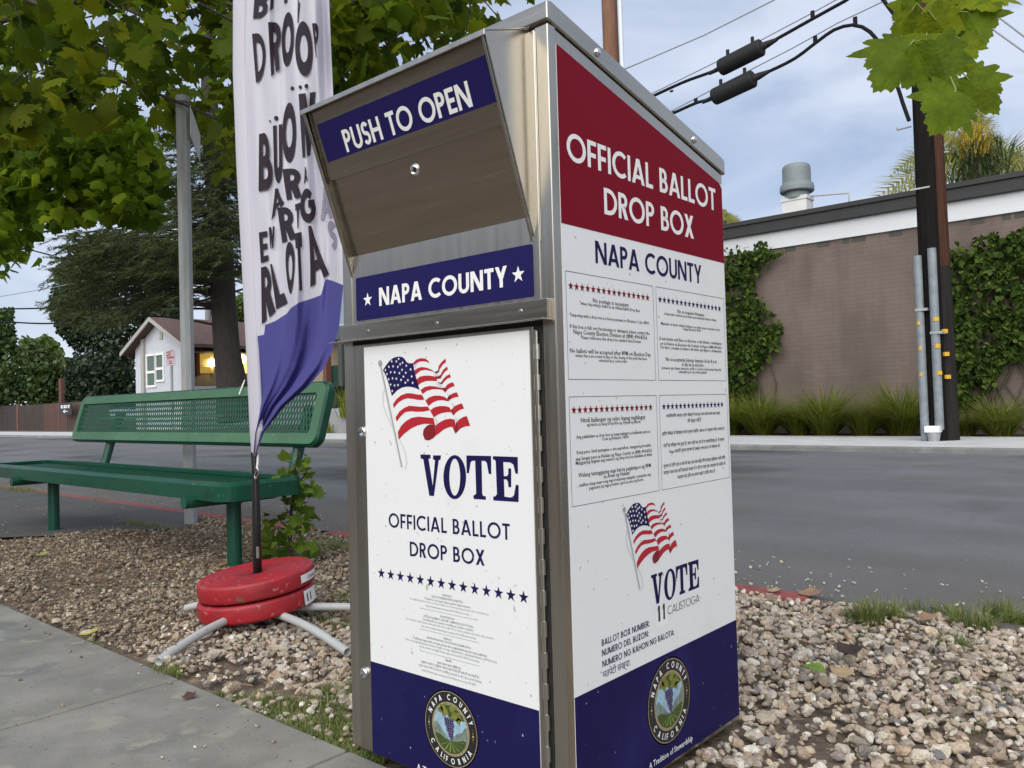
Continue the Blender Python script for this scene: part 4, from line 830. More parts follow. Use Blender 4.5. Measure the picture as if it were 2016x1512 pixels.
# two red disc weights
m_rub = mat('red_weight', (0.33, 0.012, 0.020), .48, var=.12, vscale=9, bump=.1, bscale=60, spots=[((.26, .014, .022), 6, .54, .12), ((.42, .13, .11), 40, .66, .05), ((.16, .08, .06), 13, .66, .06)])
tl_ = np.array([-.055, -.105, 1.0]); tl_ /= np.linalg.norm(tl_)
for nm, z0, lab in (('upper', .135, 'upper red disc weight with concentric ridges, stacked on another red disc'), ('lower', .062, 'lower red disc weight lying on the grey cross base')):
    T_ = thing('disc_weight', lab, 'weight', (CX, CY, z0), 'red disc weights on the flag base')
    R_ = .212; c = np.array([CX, CY, z0-.0])
    pr = [(.03, 0), (R_-.008, 0), (R_-.001, .006), (R_, .012), (R_+.001, .033), (R_, .054), (R_-.002, .061), (R_-.010, .066), (R_-.020, .067), (R_-.023, .064), (R_-.028, .064)]
    if nm == 'upper': 
        for r in (.165, .135, .105, .08): pr += [(r+.012, .0655), (r+.008, .069), (r+.002, .0695), (r-.003, .0655)]
    pr += [(.045, .066), (.038, .055), (.03, .055)]
    b = MB(); b.lathe(c, pr, 56, 0, tl_); b.build('disc', m_rub, T_)
    ref = np.array([1.0, 0, 0]); ea = np.cross(tl_, ref); ea /= np.linalg.norm(ea); eb = np.cross(tl_, ea)
    def rimp(ang, h, o=.0035): 
        d = np.array([math.cos(ang), math.sin(ang), 0]); d = d-tl_*(d@tl_); d /= np.linalg.norm(d); return c+d*(R_+o)+tl_*h
    # sticker wrapped on the rim
    vw = math.atan2(CP[1]-CY, CP[0]-CX); a0, a1 = (vw+.80, vw+1.36) if nm == 'upper' else (vw+.88, vw+1.34)
    h0, h1 = (.018, .046) if nm == 'upper' else (.006, .058)
    s = MB(); nn = 10
    for i in range(nn):
        p, q = a0+(a1-a0)*i/nn, a0+(a1-a0)*(i+1)/nn; s.poly([rimp(p, h0), rimp(q, h0), rimp(q, h1), rimp(p, h1)], 0)
    txt = 'Calistoga' if nm == 'upper' else 'II'
    cdt = bpy.data.curves.new('t', 'FONT'); cdt.body = txt if nm == 'upper' else '11'; cdt.size = 1; cdt.offset = 0 if nm == 'upper' else .03; ot = bpy.data.objects.new('t', cdt); me = ot.to_mesh()
    xs = [v.co.x for v in me.vertices]; W_ = max(xs)-min(xs); aa, ab = (a0+.18, a0+.52) if nm == 'upper' else (a0+.07, a0+.21); hh = .018 if nm == 'upper' else .040
    s.mesh([rimp(aa+(ab-aa)*(v.co.x-min(xs))/W_, (h0+h1)/2-hh*.36+v.co.y*hh, .0045) for v in me.vertices], [tuple(p.vertices) for p in me.polygons], 1)
    ot.to_mesh_clear(); bpy.data.objects.remove(ot); bpy.data.curves.remove(cdt)
    s.build('sticker', [k_wht, k_blk], T_)

# ================================================================== NEAR SIGN POST
m_galv = mat('galvanised', (0.33, 0.345, 0.35), .55, .15, var=.16, vscale=7, stretch=(3, 3, .6), spots=[((.42, .40, .36), 3, .55, .2)])
PX, PY = oz(376, 1032)[:2]
SP = thing('sign_post', 'tall galvanised octagonal post with a small sign near its top, behind the bench', 'post', (PX, PY, 0))
tp = oy(359, 190, PY); b = MB(); b.tube([(PX, PY, -.1), tp], [.047, .050], 8, 0, True, False); b.build('post', m_galv, SP)
b = MB(); b.tube([tp-np.array([0, 0, .06]), tp-np.array([0, 0, .045])], .053, 8); b.build('band', mat('steel_band', (.12, .12, .12), .5, .8), SP)
b = MB(); a_ = oy(374, 207, PY-.02); c_ = oy(374, 266, PY-.02); dv = oy(392, 197, PY+.34)-a_; dv[2] = 0; b.prism([a_, a_+dv, c_+dv, c_], (.003, .003, 0)); b.build('sign_plate', mat('pale_sign', (.62, .58, .52), .6, var=.15, vscale=20), SP)

# ================================================================== FOLIAGE TOOLS
LEAF = [(0, 0), (.10, -.05), (.26, -.10), (.44, -.06), (.38, .06), (.54, .14), (.60, .24), (.46, .28), (.56, .40), (.66, .56), (.48, .54), (.38, .50), (.36, .62), (.27, .70), (.22, .64), (.20, .82), (.10, .86), (0, 1.0)]
LEAFS = [(0, 0), (.26, -.08), (.44, 0), (.56, .20), (.44, .28), (.64, .55), (.36, .52), (.26, .70), (.12, .84), (0, 1.0)]
def leafmesh(half):
    pts = half+[(-x, y) for x, y in half[-2:0:-1]]
    V = np.array([(0, .34, 0)]+[(x, y, 0) for x, y in pts]); n = len(pts); F_ = np.array([(0, 1+i, 1+(i+1) % n) for i in range(n)])
    return V, F_
def leaves(pos, size, half=LEAFS, droop=(.1, 1.2), az=None, roll=.9, fold=.22, frames=None):
    v0, f0 = leafmesh(half); pos = np.asarray(pos, float); n = len(pos)
    if frames is None:
        A_ = rng.uniform(0, 2*np.pi, n) if az is None else az; p = rng.uniform(*droop, n); L_ = np.stack([np.cos(A_)*np.cos(p), np.sin(A_)*np.cos(p), -np.sin(p)], 1)
        up = np.tile([0, 0, 1.0], (n, 1)); X_ = np.cross(L_, up); X_ /= np.linalg.norm(X_, axis=1)[:, None]; Z_ = np.cross(X_, L_)
        r = rng.normal(0, roll, n)[:, None]; X_, Z_ = X_*np.cos(r)+Z_*np.sin(r), Z_*np.cos(r)-X_*np.sin(r)
    else: X_, L_, Z_ = frames
    fo = rng.uniform(.05, fold*2, n)[:, None]; cu = rng.uniform(-.1, .35, n)[:, None]
    lx_, ly, = v0[:, 0][None], v0[:, 1][None]; lz = -fo*np.abs(lx_)-cu*(ly-.3)**2
    V = (lx_[..., None]*X_[:, None]+ly[..., None]*L_[:, None]+lz[..., None]*Z_[:, None])*np.asarray(size)[:, None, None]+pos[:, None]
    return V.reshape(-1, 3), (f0[None]+(np.arange(n)*len(v0))[:, None, None]).reshape(-1, 3)
def scatter(poly, n, d0, d1, clump=0, spread=30, holes=()):
    """points spread through the depth of a crown bounded by sight lines; clumped where leaves gather"""
    us, vs = zip(*poly); o = []; cen = []
    while len(cen) < max(1, clump):
        u, v = rnd.uniform(min(us), max(us)), rnd.uniform(min(vs), max(vs))
        if inpoly(u, v, poly): cen.append((u, v, rnd.uniform(d0, d1)))
    tries = 0
    while len(o) < n and tries < n*30:
        tries += 1
        if clump and rnd.random() < .75:
            c = rnd.choice(cen); u, v, d = rnd.gauss(c[0], spread), rnd.gauss(c[1], spread*.8), c[2]+rnd.gauss(0, (d1-d0)*.06)
        else: u, v, d = rnd.uniform(min(us), max(us)), rnd.uniform(min(vs), max(vs)), rnd.uniform(d0, d1)
        if not inpoly(u, v, poly): continue
        if any((u-a)**2+(v-b_)**2 < r*r for a, b_, r in holes): continue
        o.append(od(u, v, d))
    return np.array(o)
m_lf = mat('maple_leaf', (0.085, 0.125, 0.007), .55, island=[(0.16, 0.205, 0.008), (0.05, 0.085, 0.006), (0.11, 0.165, 0.010), (0.03, 0.055, .006), (0.25, 0.27, 0.012)], trans=.60, spec=.12)
m_lf2 = mat('maple_leaf_light', (0.12, 0.20, 0.012), .55, island=[(0.20, 0.30, 0.016), (0.07, 0.125, 0.008), (0.28, 0.36, 0.025), (0.13, 0.22, 0.014), (.04, .075, .007)], trans=.60, spec=.12)
m_bark = mat('bark', (0.07, 0.055, 0.042), .95, var=.4, vscale=9, bump=1, bscale=25, stretch=(4, 4, .7))
m_twig = mat('twig', (0.075, 0.065, 0.04), .8)
def limb(b, p, q, r0, r1, sag=.1, n=8):
    p, q = np.asarray(p, float), np.asarray(q, float); h = np.array([rnd.uniform(-1, 1), rnd.uniform(-1, 1), rnd.uniform(0, 1)])*np.linalg.norm(q-p)*sag
    b.tube([p+(q-p)*t+h*math.sin(math.pi*t) for t in np.linspace(0, 1, n)], list(np.linspace(r0, r1, n)), 9)
# ---- near maple: crown hangs over the top left of the view
PA = [(-60, -80), (1030, -80), (1016, 12), (1000, 22), (985, 58), (962, 36), (940, 50), (925, 95), (905, 70), (868, 120), (790, 162), (715, 188), (665, 216), (640, 250), (600, 235), (472, 335), (425, 345), (398, 262), (345, 268), (318, 300), (280, 225), (205, 240), (100, 255), (-60, 280)]
HO = [(228, 118, 20), (245, 150, 12), (185, 30, 9), (190, 52, 8), (28, 98, 10), (60, 145, 14), (25, 135, 11), (88, 155, 9), (730, 108, 8), (828, 60, 10), (768, 115, 12), (842, 65, 8), (400, 30, 8), (280, 225, 10), (695, 150, 14)]
pos = scatter(PA, 2000, 3.9, 6.4, 80, 34, HO)
pos = np.array([q for q in pos if (q-CP)@_F > 3.55])
pos = np.array([q for q in pos if not (abs(1008+FPX*((q-CP)@_R)/((q-CP)@_F)-372) < 60 and 756-FPX*((q-CP)@_U)/((q-CP)@_F) > 150 and (q-CP)@_F < 6.3)])
pos = np.vstack([pos, scatter([(300, 170), (480, 170), (480, 335), (425, 345), (398, 262), (345, 268), (318, 300), (300, 240)], 170, 6.5, 7.6, 12, 25)])
ex = np.stack([rng.uniform(-6.5, -1, 1500), rng.uniform(-.5, 4.0, 1500), rng.uniform(3.9, 6.2, 1500)], 1)       # crown above the frame
allp = np.vstack([pos, ex]); V, F_ = leaves(allp, rng.uniform(.07, .15, len(allp)), LEAF, (.15, 1.25))
MT = thing('maple_tree', 'broad maple whose low leafy boughs hang over the bench and banner', 'tree', (-5.7, .15, 0))
bigmesh('crown', V, F_, m_lf, None, True, MT)
b = MB(); b.tube([(-5.7, .15, -.1), (-5.68, .18, 1.2), (-5.6, .3, 2.6), (-5.2, .7, 3.9), (-4.6, 1.2, 5.4)], [.17, .14, .125, .1, .05], 14)
for u, v, d, r in ((150, 40, 4.6, .04), (330, 60, 5.2, .04), (560, 40, 4.4, .035), (760, 20, 4.2, .03), (60, 160, 5.4, .035), (900, -10, 4.0, .018), (440, 240, 5.8, .02)): limb(b, (-5.45, .45, 3.1+rnd.random()), od(u, v, d), r, .008, .12)
for k in range(160):
    q = pos[rnd.randrange(len(pos))]; limb(b, q+np.array([rnd.gauss(0, .25), rnd.gauss(0, .25), rnd.uniform(.05, .4)]), q, .006, .0025, .1, 4)
b.build('trunk', m_bark, MT)
# ---- second street maple further left
PB = [(-60, 210), (60, 205), (190, 215), (262, 205), (285, 235), (312, 262), (322, 300), (328, 335), (318, 360), (332, 420), (300, 438), (262, 446), (205, 436), (150, 438), (118, 455), (80, 452), (62, 470), (84, 505), (78, 518), (45, 508), (20, 535), (-60, 545)]
HB_ = [(88, 440, 14), (70, 492, 12), (95, 475, 12), (115, 345, 7), (45, 330, 8), (90, 365, 9), (150, 395, 8), (30, 285, 6), (175, 420, 6), (12, 430, 7), (60, 400, 8)]
pos = scatter(PB, 3400, 7.0, 9.8, 110, 22, HB_); ex = np.stack([rng.uniform(-13, -7.5, 1500), rng.uniform(-.5, 4, 1500), rng.uniform(4.5, 7.5, 1500)], 1)
allp = np.vstack([pos, ex]); V, F_ = leaves(allp, rng.uniform(.09, .15, len(allp)), LEAFS, (.15, 1.2))
MT2 = thing('maple_tree', 'lighter green maple behind the near boughs, hanging over the street at far left', 'tree', (-10.8, 1.2, 0)); bigmesh('crown', V, F_, m_lf2, None, True, MT2)
b = MB(); b.tube([(-10.8, 1.2, -.1), (-10.75, 1.25, 2.2), (-10.3, 1.6, 4), (-9.8, 2, 6)], [.16, .13, .1, .04], 12)
for u, v, d in ((100, 300, 8), (230, 330, 8.5), (60, 440, 8.8), (260, 400, 8.4)): limb(b, (-10.6, 1.3, 3), od(u, v, d), .045, .008)
for k in range(120): q = pos[rnd.randrange(len(pos))]; limb(b, q+np.array([rnd.gauss(0, .3), rnd.gauss(0, .3), rnd.uniform(.05, .4)]), q, .007, .003, .1, 4)
b.build('trunk', m_bark, MT2)
# ---- bough close to the camera at upper right
Z4 = lambda x, y: (1660+x/5.04, y/5.04)
NL = [((700, 400), (330, 860), 1.62, 1.25), ((730, 30), (500, 400), 1.72, 1.2), ((905, 395), (1085, 985), 1.60, .95), ((850, 110), (1080, 400), 1.70, 1.3), ((1230, 120), (1420, 470), 1.78, 1.45), ((1120, 890), (880, 1330), 1.55, 1.15), ((1215, 755), (1560, 1130), 1.63, 1.25), ((1380, -120), (1500, 130), 1.8, 1.3), ((780, -120), (570, 90), 1.75, 1.1), ((830, 330), (720, 690), 1.68, 1.1), ((1050, -60), (1150, 330), 1.82, 1.2), ((1150, 380), (1250, 740), 1.72, 1.0), ((1300, -300), (1560, -60), 1.8, 1.3)]
teeth = []
for (x0, y0), (x1, y1) in zip(LEAF[1:-1], LEAF[2:]):
    teeth += [(x0, y0), (x0*.6+x1*.4+.022, y0*.6+y1*.4+.012), (x0*.5+x1*.5-.004, y0*.5+y1*.5)]
NH = [(0, 0)]+teeth+[(0, 1.0)]
BP, BX_, BL, BZ, BS = [], [], [], [], []
for (p0, p1, d, wf) in NL:
    a_, c_ = od(*Z4(*p0), d), od(*Z4(*p1), d-.02+rnd.uniform(-.05, .03)); L_ = c_-a_; ln = np.linalg.norm(L_); L_ /= ln
    vd = CP-a_; vd /= np.linalg.norm(vd); t = rnd.uniform(-.8, .8); X_ = np.cross(L_, vd); X_ /= np.linalg.norm(X_); Zz = np.cross(X_, L_)
    X_, Zz = X_*math.cos(t)+Zz*math.sin(t), Zz*math.cos(t)-X_*math.sin(t); BP.append(a_); BX_.append(X_*wf*.74); BL.append(L_); BZ.append(Zz); BS.append(ln)
V, F_ = leaves(BP, BS, NH, frames=(np.array(BX_), np.array(BL), np.array(BZ)), fold=.16)
MT3 = thing('maple_tree', 'maple bough with large toothed leaves hanging in front of the far utility pole', 'tree', (2.9, 1.3, 0))
bigmesh('crown', V, F_, mat('near_leaf', (0.12, 0.18, 0.007), .55, island=[(0.20, 0.25, 0.009), (0.08, 0.135, 0.006), (0.15, 0.215, 0.01)], var=.3, vscale=22, trans=.5, spec=.15, bump=.3, bscale=70, spots=[((.05, .035, .01), 28, .73, .02)]), None, False, MT3)
b = MB(); b.tube([(2.9, 1.3, -.1), (2.85, 1.3, 1.5), (2.5, 1.2, 2.6), (1.8, 1.0, 3.2)], [.12, .1, .06, .03], 12)
w0 = od(1905, -160, 1.85); limb(b, (1.8, 1.0, 3.2), w0, .02, .008); wq = [w0, od(1880, -60, 1.80), od(1862, 40, 1.76), od(1850, 75, 1.72), od(1845, 110, 1.70)]
b.tube(wq, [.006, .005, .004, .003, .0022], 8)
for a_, (p0, p1, d, wf) in zip(BP, NL):
    s_ = min(wq, key=lambda q: np.linalg.norm(q-a_)); b.tube([s_, (s_+a_)/2+np.array([0, 0, .01]), a_, a_*.7+.3*(od(*Z4(*p1), d))], [.0016, .0014, .0014, .0008], 6, 1)
b.build('trunk', [m_bark, mat('leaf_stalk', (.22, .25, .08), .6)], MT3)
# ---- seedling by the flag
WX = oz(572, 1112); WP = thing('weed_seedling', 'leafy green seedling sprouting from the gravel behind the red weights', 'plant', (WX[0], WX[1], 0))
st = [np.array([WX[0], WX[1], 0])]+[oy(u, v, WX[1]) for u, v in ((571, 1060), (573, 1010), (577, 970), (580, 930), (588, 890))]
b = MB(); b.tube(st, [.011, .010, .009, .007, .005, .003], 8); c2 = [oy(573, 1000, WX[1]), oy(585, 960, WX[1]-.03), oy(605, 925, WX[1]-.03)]; b.tube(c2, [.006, .005, .003], 6); b.build('stem', mat('dark_stem', (.035, .02, .018), .6), WP)
PW = [(520, 1110), (515, 1035), (510, 1020), (535, 1000), (560, 1010), (560, 990), (535, 950), (548, 935), (575, 925), (560, 905), (590, 885), (610, 890), (612, 915), (598, 930), (620, 955), (628, 975), (612, 1000), (600, 1005), (625, 1020), (622, 1055), (600, 1062), (628, 1090), (628, 1112)]
pos = scatter(PW, 190, 4.05, 4.35, 0); V, F_ = leaves(pos, rng.uniform(.025, .07, len(pos)), LEAF, (-1.1, .5)); bigmesh('foliage', V, F_, mat('seedling_leaf', (0.11, 0.19, 0.02), .55, spec=.15, island=[(.19, .27, .035), (.07, .13, .015)], trans=.4), None, False, WP)
# ---- fallen leaves lying about
def fallen(u, v, size, col, lab, ang, half=LEAFS, up=.012, curl=.25):
    q = oz(u, v, .0); q[2] = max(bedz(q[0], q[1]) if 0 < q[1] < 2 else 0, 0)+up; v0, f0 = leafmesh(half); X_ = np.array([math.cos(ang), math.sin(ang), .12]); L_ = np.array([-math.sin(ang), math.cos(ang), .18]); Zz = np.array([0, 0, 1.])
    P_ = [q+size*(x*X_+(y-.4)*L_+(curl*(abs(x)**1.3)+curl*(y-.4)**2)*Zz) for x, y, _ in v0]; b = MB(); b.mesh(P_, [tuple(f) for f in f0], 0, True)
    tag(b.build('fallen_leaf', mat('dry_'+lab.split()[0], col, .7, var=.25, vscale=40, trans=.15)), lab, 'leaf', 'fallen leaves on the ground')
fallen(1668, 1305, .075, (.05, .03, .022), 'dark brown curled leaf lying on the gravel right of the box', .9, up=.03, curl=.6)
fallen(1606, 1342, .06, (.16, .24, .03), 'green leaf lying on the gravel below the dark brown leaf', 2.2, up=.035)
fallen(1655, 1350, .06, (.42, .30, .17), 'pale tan leaf on the gravel beside the green leaf', 1.2, up=.035)
fallen(1595, 1172, .085, (.33, .20, .11), 'orange brown crumpled leaf lying on the red kerb', .3, up=.008, curl=.3)
fallen(1525, 1168, .05, (.40, .50, .25), 'pale green leaf lying across the red kerb', .1, up=.012)
fallen(1825, 1232, .06, (.45, .26, .12), 'orange dry leaf between the grass tufts', .6, up=.03)
fallen(178, 1252, .06, (.42, .40, .07), 'yellow leaf at the pavement edge left of the flag base', .5, up=.012)
fallen(85, 1098, .06, (.30, .29, .09), 'olive yellow leaf on the gravel under the bench', 1.0, up=.02)
fallen(372, 1384, .035, (.10, .045, .035), 'small dark red leaf on the pavement near the box', 1.3, up=.02)
fallen(435, 1122, .09, (.30, .18, .08), 'tan leaf behind the bench leg base on bare dirt', .4, up=.02)
# ================================================================== FAR SIDE, RIGHT: brick building with ivy
WY = 15.6
m_brick = mat('brick', (0.15, 0.118, 0.098), .9, var=.10, vscale=1.2, bump=.2, bscale=60)
t_ = m_brick.node_tree; bsdf = t_.nodes['Principled BSDF']; bt = t_.nodes.new('ShaderNodeTexBrick'); tcx = t_.nodes.new('ShaderNodeTexCoord'); mpx = t_.nodes.new('ShaderNodeMapping')
mpx.inputs['Rotation'].default_value = (math.radians(90), 0, 0); t_.links.new(tcx.outputs['Object'], mpx.inputs['Vector']); t_.links.new(mpx.outputs['Vector'], bt.inputs['Vector'])
for k, v in (('Scale', 1.0), ('Brick Width', .32), ('Row Height', .085), ('Mortar Size', .010), ('Mortar Smooth', .6), ('Bias', .0)): bt.inputs[k].default_value = v
bt.inputs['Color1'].default_value = (.152, .119, .100, 1); bt.inputs['Color2'].default_value = (.142, .110, .092, 1); bt.inputs['Mortar'].default_value = (.128, .099, .083, 1)
src = bsdf.inputs['Base Color'].links[0].from_node; t_.links.new(bt.outputs['Color'], src.inputs[0])
m_fasc = mat('dark_fascia', (0.026, 0.026, 0.025), .7, var=.12, vscale=2); m_band = mat('white_board', (0.60, 0.62, 0.64), .7, var=.05, vscale=1.5, stretch=(.5, 1, 6)); m_dkst = mat('stain', (.07, .07, .06), .9)
xL = oy(1424, 447, WY)[0]-2.2; xR = 14.0
zt = oy(1700, 402, WY)[2]; zf0 = zt-.30; zw0 = oy(2016, 412, WY)[2]+.0
zt = float(np.mean([oy(2016, 342, WY)[2], oy(1500, 430, WY)[2]])); zf0 = float(np.mean([oy(2016, 375, WY)[2], oy(1500, 462, WY)[2]])); zw0 = float(np.mean([oy(2016, 412, WY)[2], oy(1530, 492, WY)[2]]))
BB = thing('brick_building', 'low flat roofed brown brick building with white band and dark roof edge across the street', 'building', ((xL+xR)/2, WY, 0))
b = MB(); b.box((xL, WY, -.1), (xR, WY+9, zw0+.05)); b.build('wall', m_brick, BB)
b = MB(); b.box((xL-.02, WY-.05, zw0), (xR, WY+9.02, zf0+.02)); b.build('white_band', m_band, BB)
b = MB(); b.box((xL-.08, WY-.16, zf0), (xR, WY+9.06, zt-.10)); b.box((xL-.12, WY-.20, zt-.10), (xR, WY+9.10, zt)); b.build('roof_edge', m_fasc, BB, .01)
for u0, u1 in ((1545, 1566), (1608, 1634), (1658, 1672), (1676, 1704), (1750, 1776), (1908, 1938), (1972, 1990), (1996, 2016)):
    vv = lambda u: np.interp(u, [1530, 2016], [492, 412]); a_, c_ = oy(u0, vv(u0), WY), oy(u1, vv(u1), WY); b = MB(); b.box((a_[0], WY-.004, zw0-.115), (c_[0], WY+.01, zw0-.005)); b.build('vent_slot', m_dkst, BB)
# roof exhaust fan
VX, VY, VZ = oy(1570, 400, WY+1.6)[0], WY+1.6, zt
VT = thing('roof_exhaust_fan', 'grey mushroom exhaust fan on a white curb on the brick building roof', 'roof vent', (VX, VY, VZ))
zz = lambda v: oy(1570, v, VY)[2]
b = MB(); hw = .5*(oy(1604, 400, VY)[0]-oy(1536, 400, VY)[0])*.72
b.box((VX-hw*.98, VY-hw*.7, VZ-.3), (VX+hw*.98, VY+hw*.7, zz(392))); b.box((VX-hw*1.06, VY-hw*.76, zz(397)), (VX+hw*1.06, VY+hw*.76, zz(390))); b.build('curb', mat('white_metal', (.62, .62, .60), .6, var=.08, vscale=4), VT)
rr = hw*1.16; b = MB(); b.lathe((VX, VY, 0), [(rr*.78, zz(392)), (rr*.80, zz(378)), (rr*1.08, zz(379)), (rr*1.13, zz(377)), (rr*1.13, zz(370)), (rr*1.08, zz(364)), (rr*.95, zz(361.5)), (rr*.935, zz(361)), (rr*.935, zz(333)), (rr*.90, zz(328)), (rr*.80, zz(325)), (.01, zz(324))], 32, sharp=True); b.build('fan_hood', mat('fan_grey', (.20, .235, .24), .65, .1, var=.1, vscale=5), VT)
b = MB(); b.tube([(VX+hw, VY, zz(391)), oy(1671, 380, VY), oy(1672, 402, VY)], .018, 6); b.build('conduit', m_galv, VT)
# ivy on the wall
m_ivy = mat('ivy_leaf', (0.036, 0.072, 0.012), .7, spec=.15, island=[(0.06, 0.105, 0.016), (0.012, 0.028, 0.007), (0.11, 0.155, 0.025), (.026, .055, .010)], trans=.25)
def wallplant(poly, n, lab, thick=.28):
    us, vs = zip(*poly); o = []; cen = []
    while len(cen) < 70:
        u, v = rnd.uniform(min(us), max(us)), rnd.uniform(min(vs), max(vs))
        if inpoly(u, v, poly): cen.append((u, v, rnd.uniform(.05, thick)))
    while len(o) < n:
        if rnd.random() < .6: c = rnd.choice(cen); u, v, d = rnd.gauss(c[0], 9), rnd.gauss(c[1], 9), c[2]
        else: u, v, d = rnd.uniform(min(us), max(us)), rnd.uniform(min(vs), max(vs)), rnd.uniform(.0, thick)
        if inpoly(u+rnd.gauss(0, 3), v+rnd.gauss(0, 3), poly): o.append(oy(u, v, WY-.03-d))
    o = np.array(o); V, F_ = leaves(o, rng.uniform(.06, .13, n), [(0, 0), (.35, .05), (.45, .35), (.2, .75), (0, 1)], (.4, 1.4))
    T_ = thing('ivy', lab, 'climbing plant', (o[:, 0].mean(), WY-.1, 0)); bigmesh('foliage', V, F_, m_ivy, None, True, T_)
    b = MB(); g = [q for q in o if q[2] > .5]
    for k in range(26): q = g[rnd.randrange(len(g))]; b.tube([(q[0]+rnd.gauss(0, .3), WY-.04, .05), (q[0]+rnd.gauss(0, .2), WY-.05, q[2]*.5), (q[0], WY-.05, q[2])], [.02, .013, .005], 5)
    b.build('stem', m_twig, T_)
wallplant([(1380, 500), (1440, 490), (1452, 476), (1458, 492), (1470, 478), (1478, 494), (1490, 478), (1500, 468), (1506, 470), (1508, 492), (1525, 492), (1548, 496), (1515, 512), (1495, 545), (1480, 570), (1505, 600), (1530, 620), (1540, 650), (1530, 690), (1512, 705), (1490, 725), (1485, 760), (1478, 790), (1380, 790)], 3800, 'ivy climbing the brick wall right beside the ballot box')
wallplant([(1850, 480), (1885, 492), (1893, 470), (1905, 490), (1925, 455), (1945, 478), (1952, 450), (1975, 470), (2000, 450), (2060, 440), (2100, 480), (2100, 690), (2010, 700), (1975, 708), (1962, 740), (1950, 762), (1920, 790), (1895, 800), (1872, 770), (1850, 700)], 5600, 'broad dark ivy covering the wall right of the utility pole')
# ornamental grasses
m_og = mat('ornamental_grass', (0.17, 0.23, 0.02), .7, spec=.1, island=[(0.22, 0.27, 0.03), (0.09, 0.13, 0.014), (0.28, 0.25, 0.08), (.17, .23, .02)], trans=.35)
for u, v, r, h, n, lab in ((1440, 852, .5, .95, 420, 'grass clump at the wall foot nearest the ballot box'), (1500, 852, .55, .95, 520, 'green arching grass clump, second from the ballot box'), (1572, 850, .5, .75, 380, 'small olive grass clump in the middle of the bed'), (1625, 852, .6, 1.0, 560, 'tall grass clump in the middle of the bed below the bare brick'), (1700, 852, .45, .65, 300, 'low sparse grass clump left of the conduits'), (1775, 853, .6, 1.05, 620, 'dense grass clump directly left of the utility pole'), (1900, 858, .4, .45, 200, 'low dry grass clump right of the utility pole'), (1968, 858, .5, .75, 420, 'brownish grass clump at the right edge below the ivy')):
    q = oz(u, v, .06); q[1] = 14.35+rnd.uniform(0, .3); q[0] = oy(u, v, q[1])[0]; Lb = []
    for _ in range(n*2): a_ = rnd.uniform(0, 6.28); k = rnd.random()**.7*.6; Lb.append((q[0]+r*.55*k*math.cos(a_), q[1]+r*.6*k*math.sin(a_), .05, h*1.15*rnd.uniform(.45, 1.1), rnd.uniform(.3, 1.7), a_+rnd.gauss(0, .7), .016))
    V, F_ = blades(Lb); T_ = thing('ornamental_grass', lab, 'grass clump', (q[0], q[1], .05), 'grass clumps along the brick wall'); bigmesh('foliage', V, F_, m_og, None, False, T_)
# palms behind the building
m_palm = mat('palm_frond', (0.22, 0.24, 0.06), .6, spec=.15, island=[(0.32, 0.32, 0.09), (0.13, 0.16, 0.04), (0.42, 0.38, 0.12)], trans=.35); m_yel = mat('palm_flower', (0.52, 0.36, 0.03), .7, island=[(.40, .30, .03), (.62, .46, .06)], trans=.3)
def palm(u, v, y, scale, lab, fronds, flower=True):
    c = oy(u, v, y); T_ = thing('palm_tree', lab, 'palm', (c[0], c[1], 0)); Vq, Fq = [], []
    rgt, upv = np.array([_R[0], _R[1], 0]), np.array([0, 0, 1.0]); dp = np.array([_F[0], _F[1], 0])
    for (ang, ln, dr) in fronds:
        ln *= scale; path = []; d0 = math.radians(ang); dz = rnd.uniform(-.5, .5)
        for t in np.linspace(0, 1, 26):
            path.append(c+ln*t*(math.cos(d0)*rgt+math.sin(d0)*upv+dz*dp*.6)-upv*dr*ln*t*t)
        for i in range(2, 25):
            p, ta = path[i], path[i+1]-path[i-1]; ta /= np.linalg.norm(ta); l = ln*.30*math.sin(math.pi*min(.97, .12+i/27))
            for sgn in (-1, 1):
                for k in range(3):
                    sd = np.cross(ta, dp)*sgn; sd /= np.linalg.norm(sd); e = p+l*(sd*.8+ta*.55-upv*.35+dp*rnd.uniform(-.5, .5))*rnd.uniform(.8, 1.1); w = ta*.010*scale; i0 = len(Vq); pk = p+ta*.02*k
                    Vq += [pk-w, pk+w, e]; Fq.append((i0, i0+1, i0+2))
    if flower:
        pass
    bigmesh('fronds', np.array(Vq), np.array(Fq), m_palm, None, False, T_)
    b = MB(); b.tube([(c[0], c[1], -.1), (c[0], c[1], c[2]*.5), c], [.28, .2, .17], 12); b.build('trunk', m_bark, T_)
    if flower:
        L_ = []
        for _ in range(420): a_ = rnd.uniform(0, 6.28); r = .32*scale*math.sqrt(rnd.random()); L_.append((c[0]+r*math.cos(a_), c[1]+r*math.sin(a_), c[2]+rnd.uniform(.0, .55)*scale, .35*scale*rnd.uniform(.5, 1), .6, a_, .03))
        V, F_ = blades(L_); bigmesh('flower', V, F_, m_yel, None, False, T_)
        L_ = [(c[0]+rnd.gauss(0, .25)*scale, c[1]+rnd.gauss(0, .25)*scale, c[2]-.6*scale+rnd.uniform(0, .7)*scale, .4*scale, .5, rnd.uniform(0, 6.28), .05) for _ in range(420)]; V, F_ = blades(L_); bigmesh('old_fronds', V, F_, mat('palm_dark', (.05, .075, .02), .6, trans=.2), None, False, T_)
palm(1918, 318, 21.5, 1.3, 'palm with a yellow flower mass behind the roof, right of the utility pole', [(20, 1.9, .55), (35, 2.2, .7), (5, 2.0, .4), (-10, 1.9, .3), (60, 1.8, .6), (95, 1.7, .15), (80, 1.6, .3), (120, 1.6, .5), (140, 2.0, .75), (155, 2.3, .9), (170, 2.2, .6), (185, 1.8, .4), (45, 1.7, .9), (150, 1.5, .5), (28, 2.4, .9)])
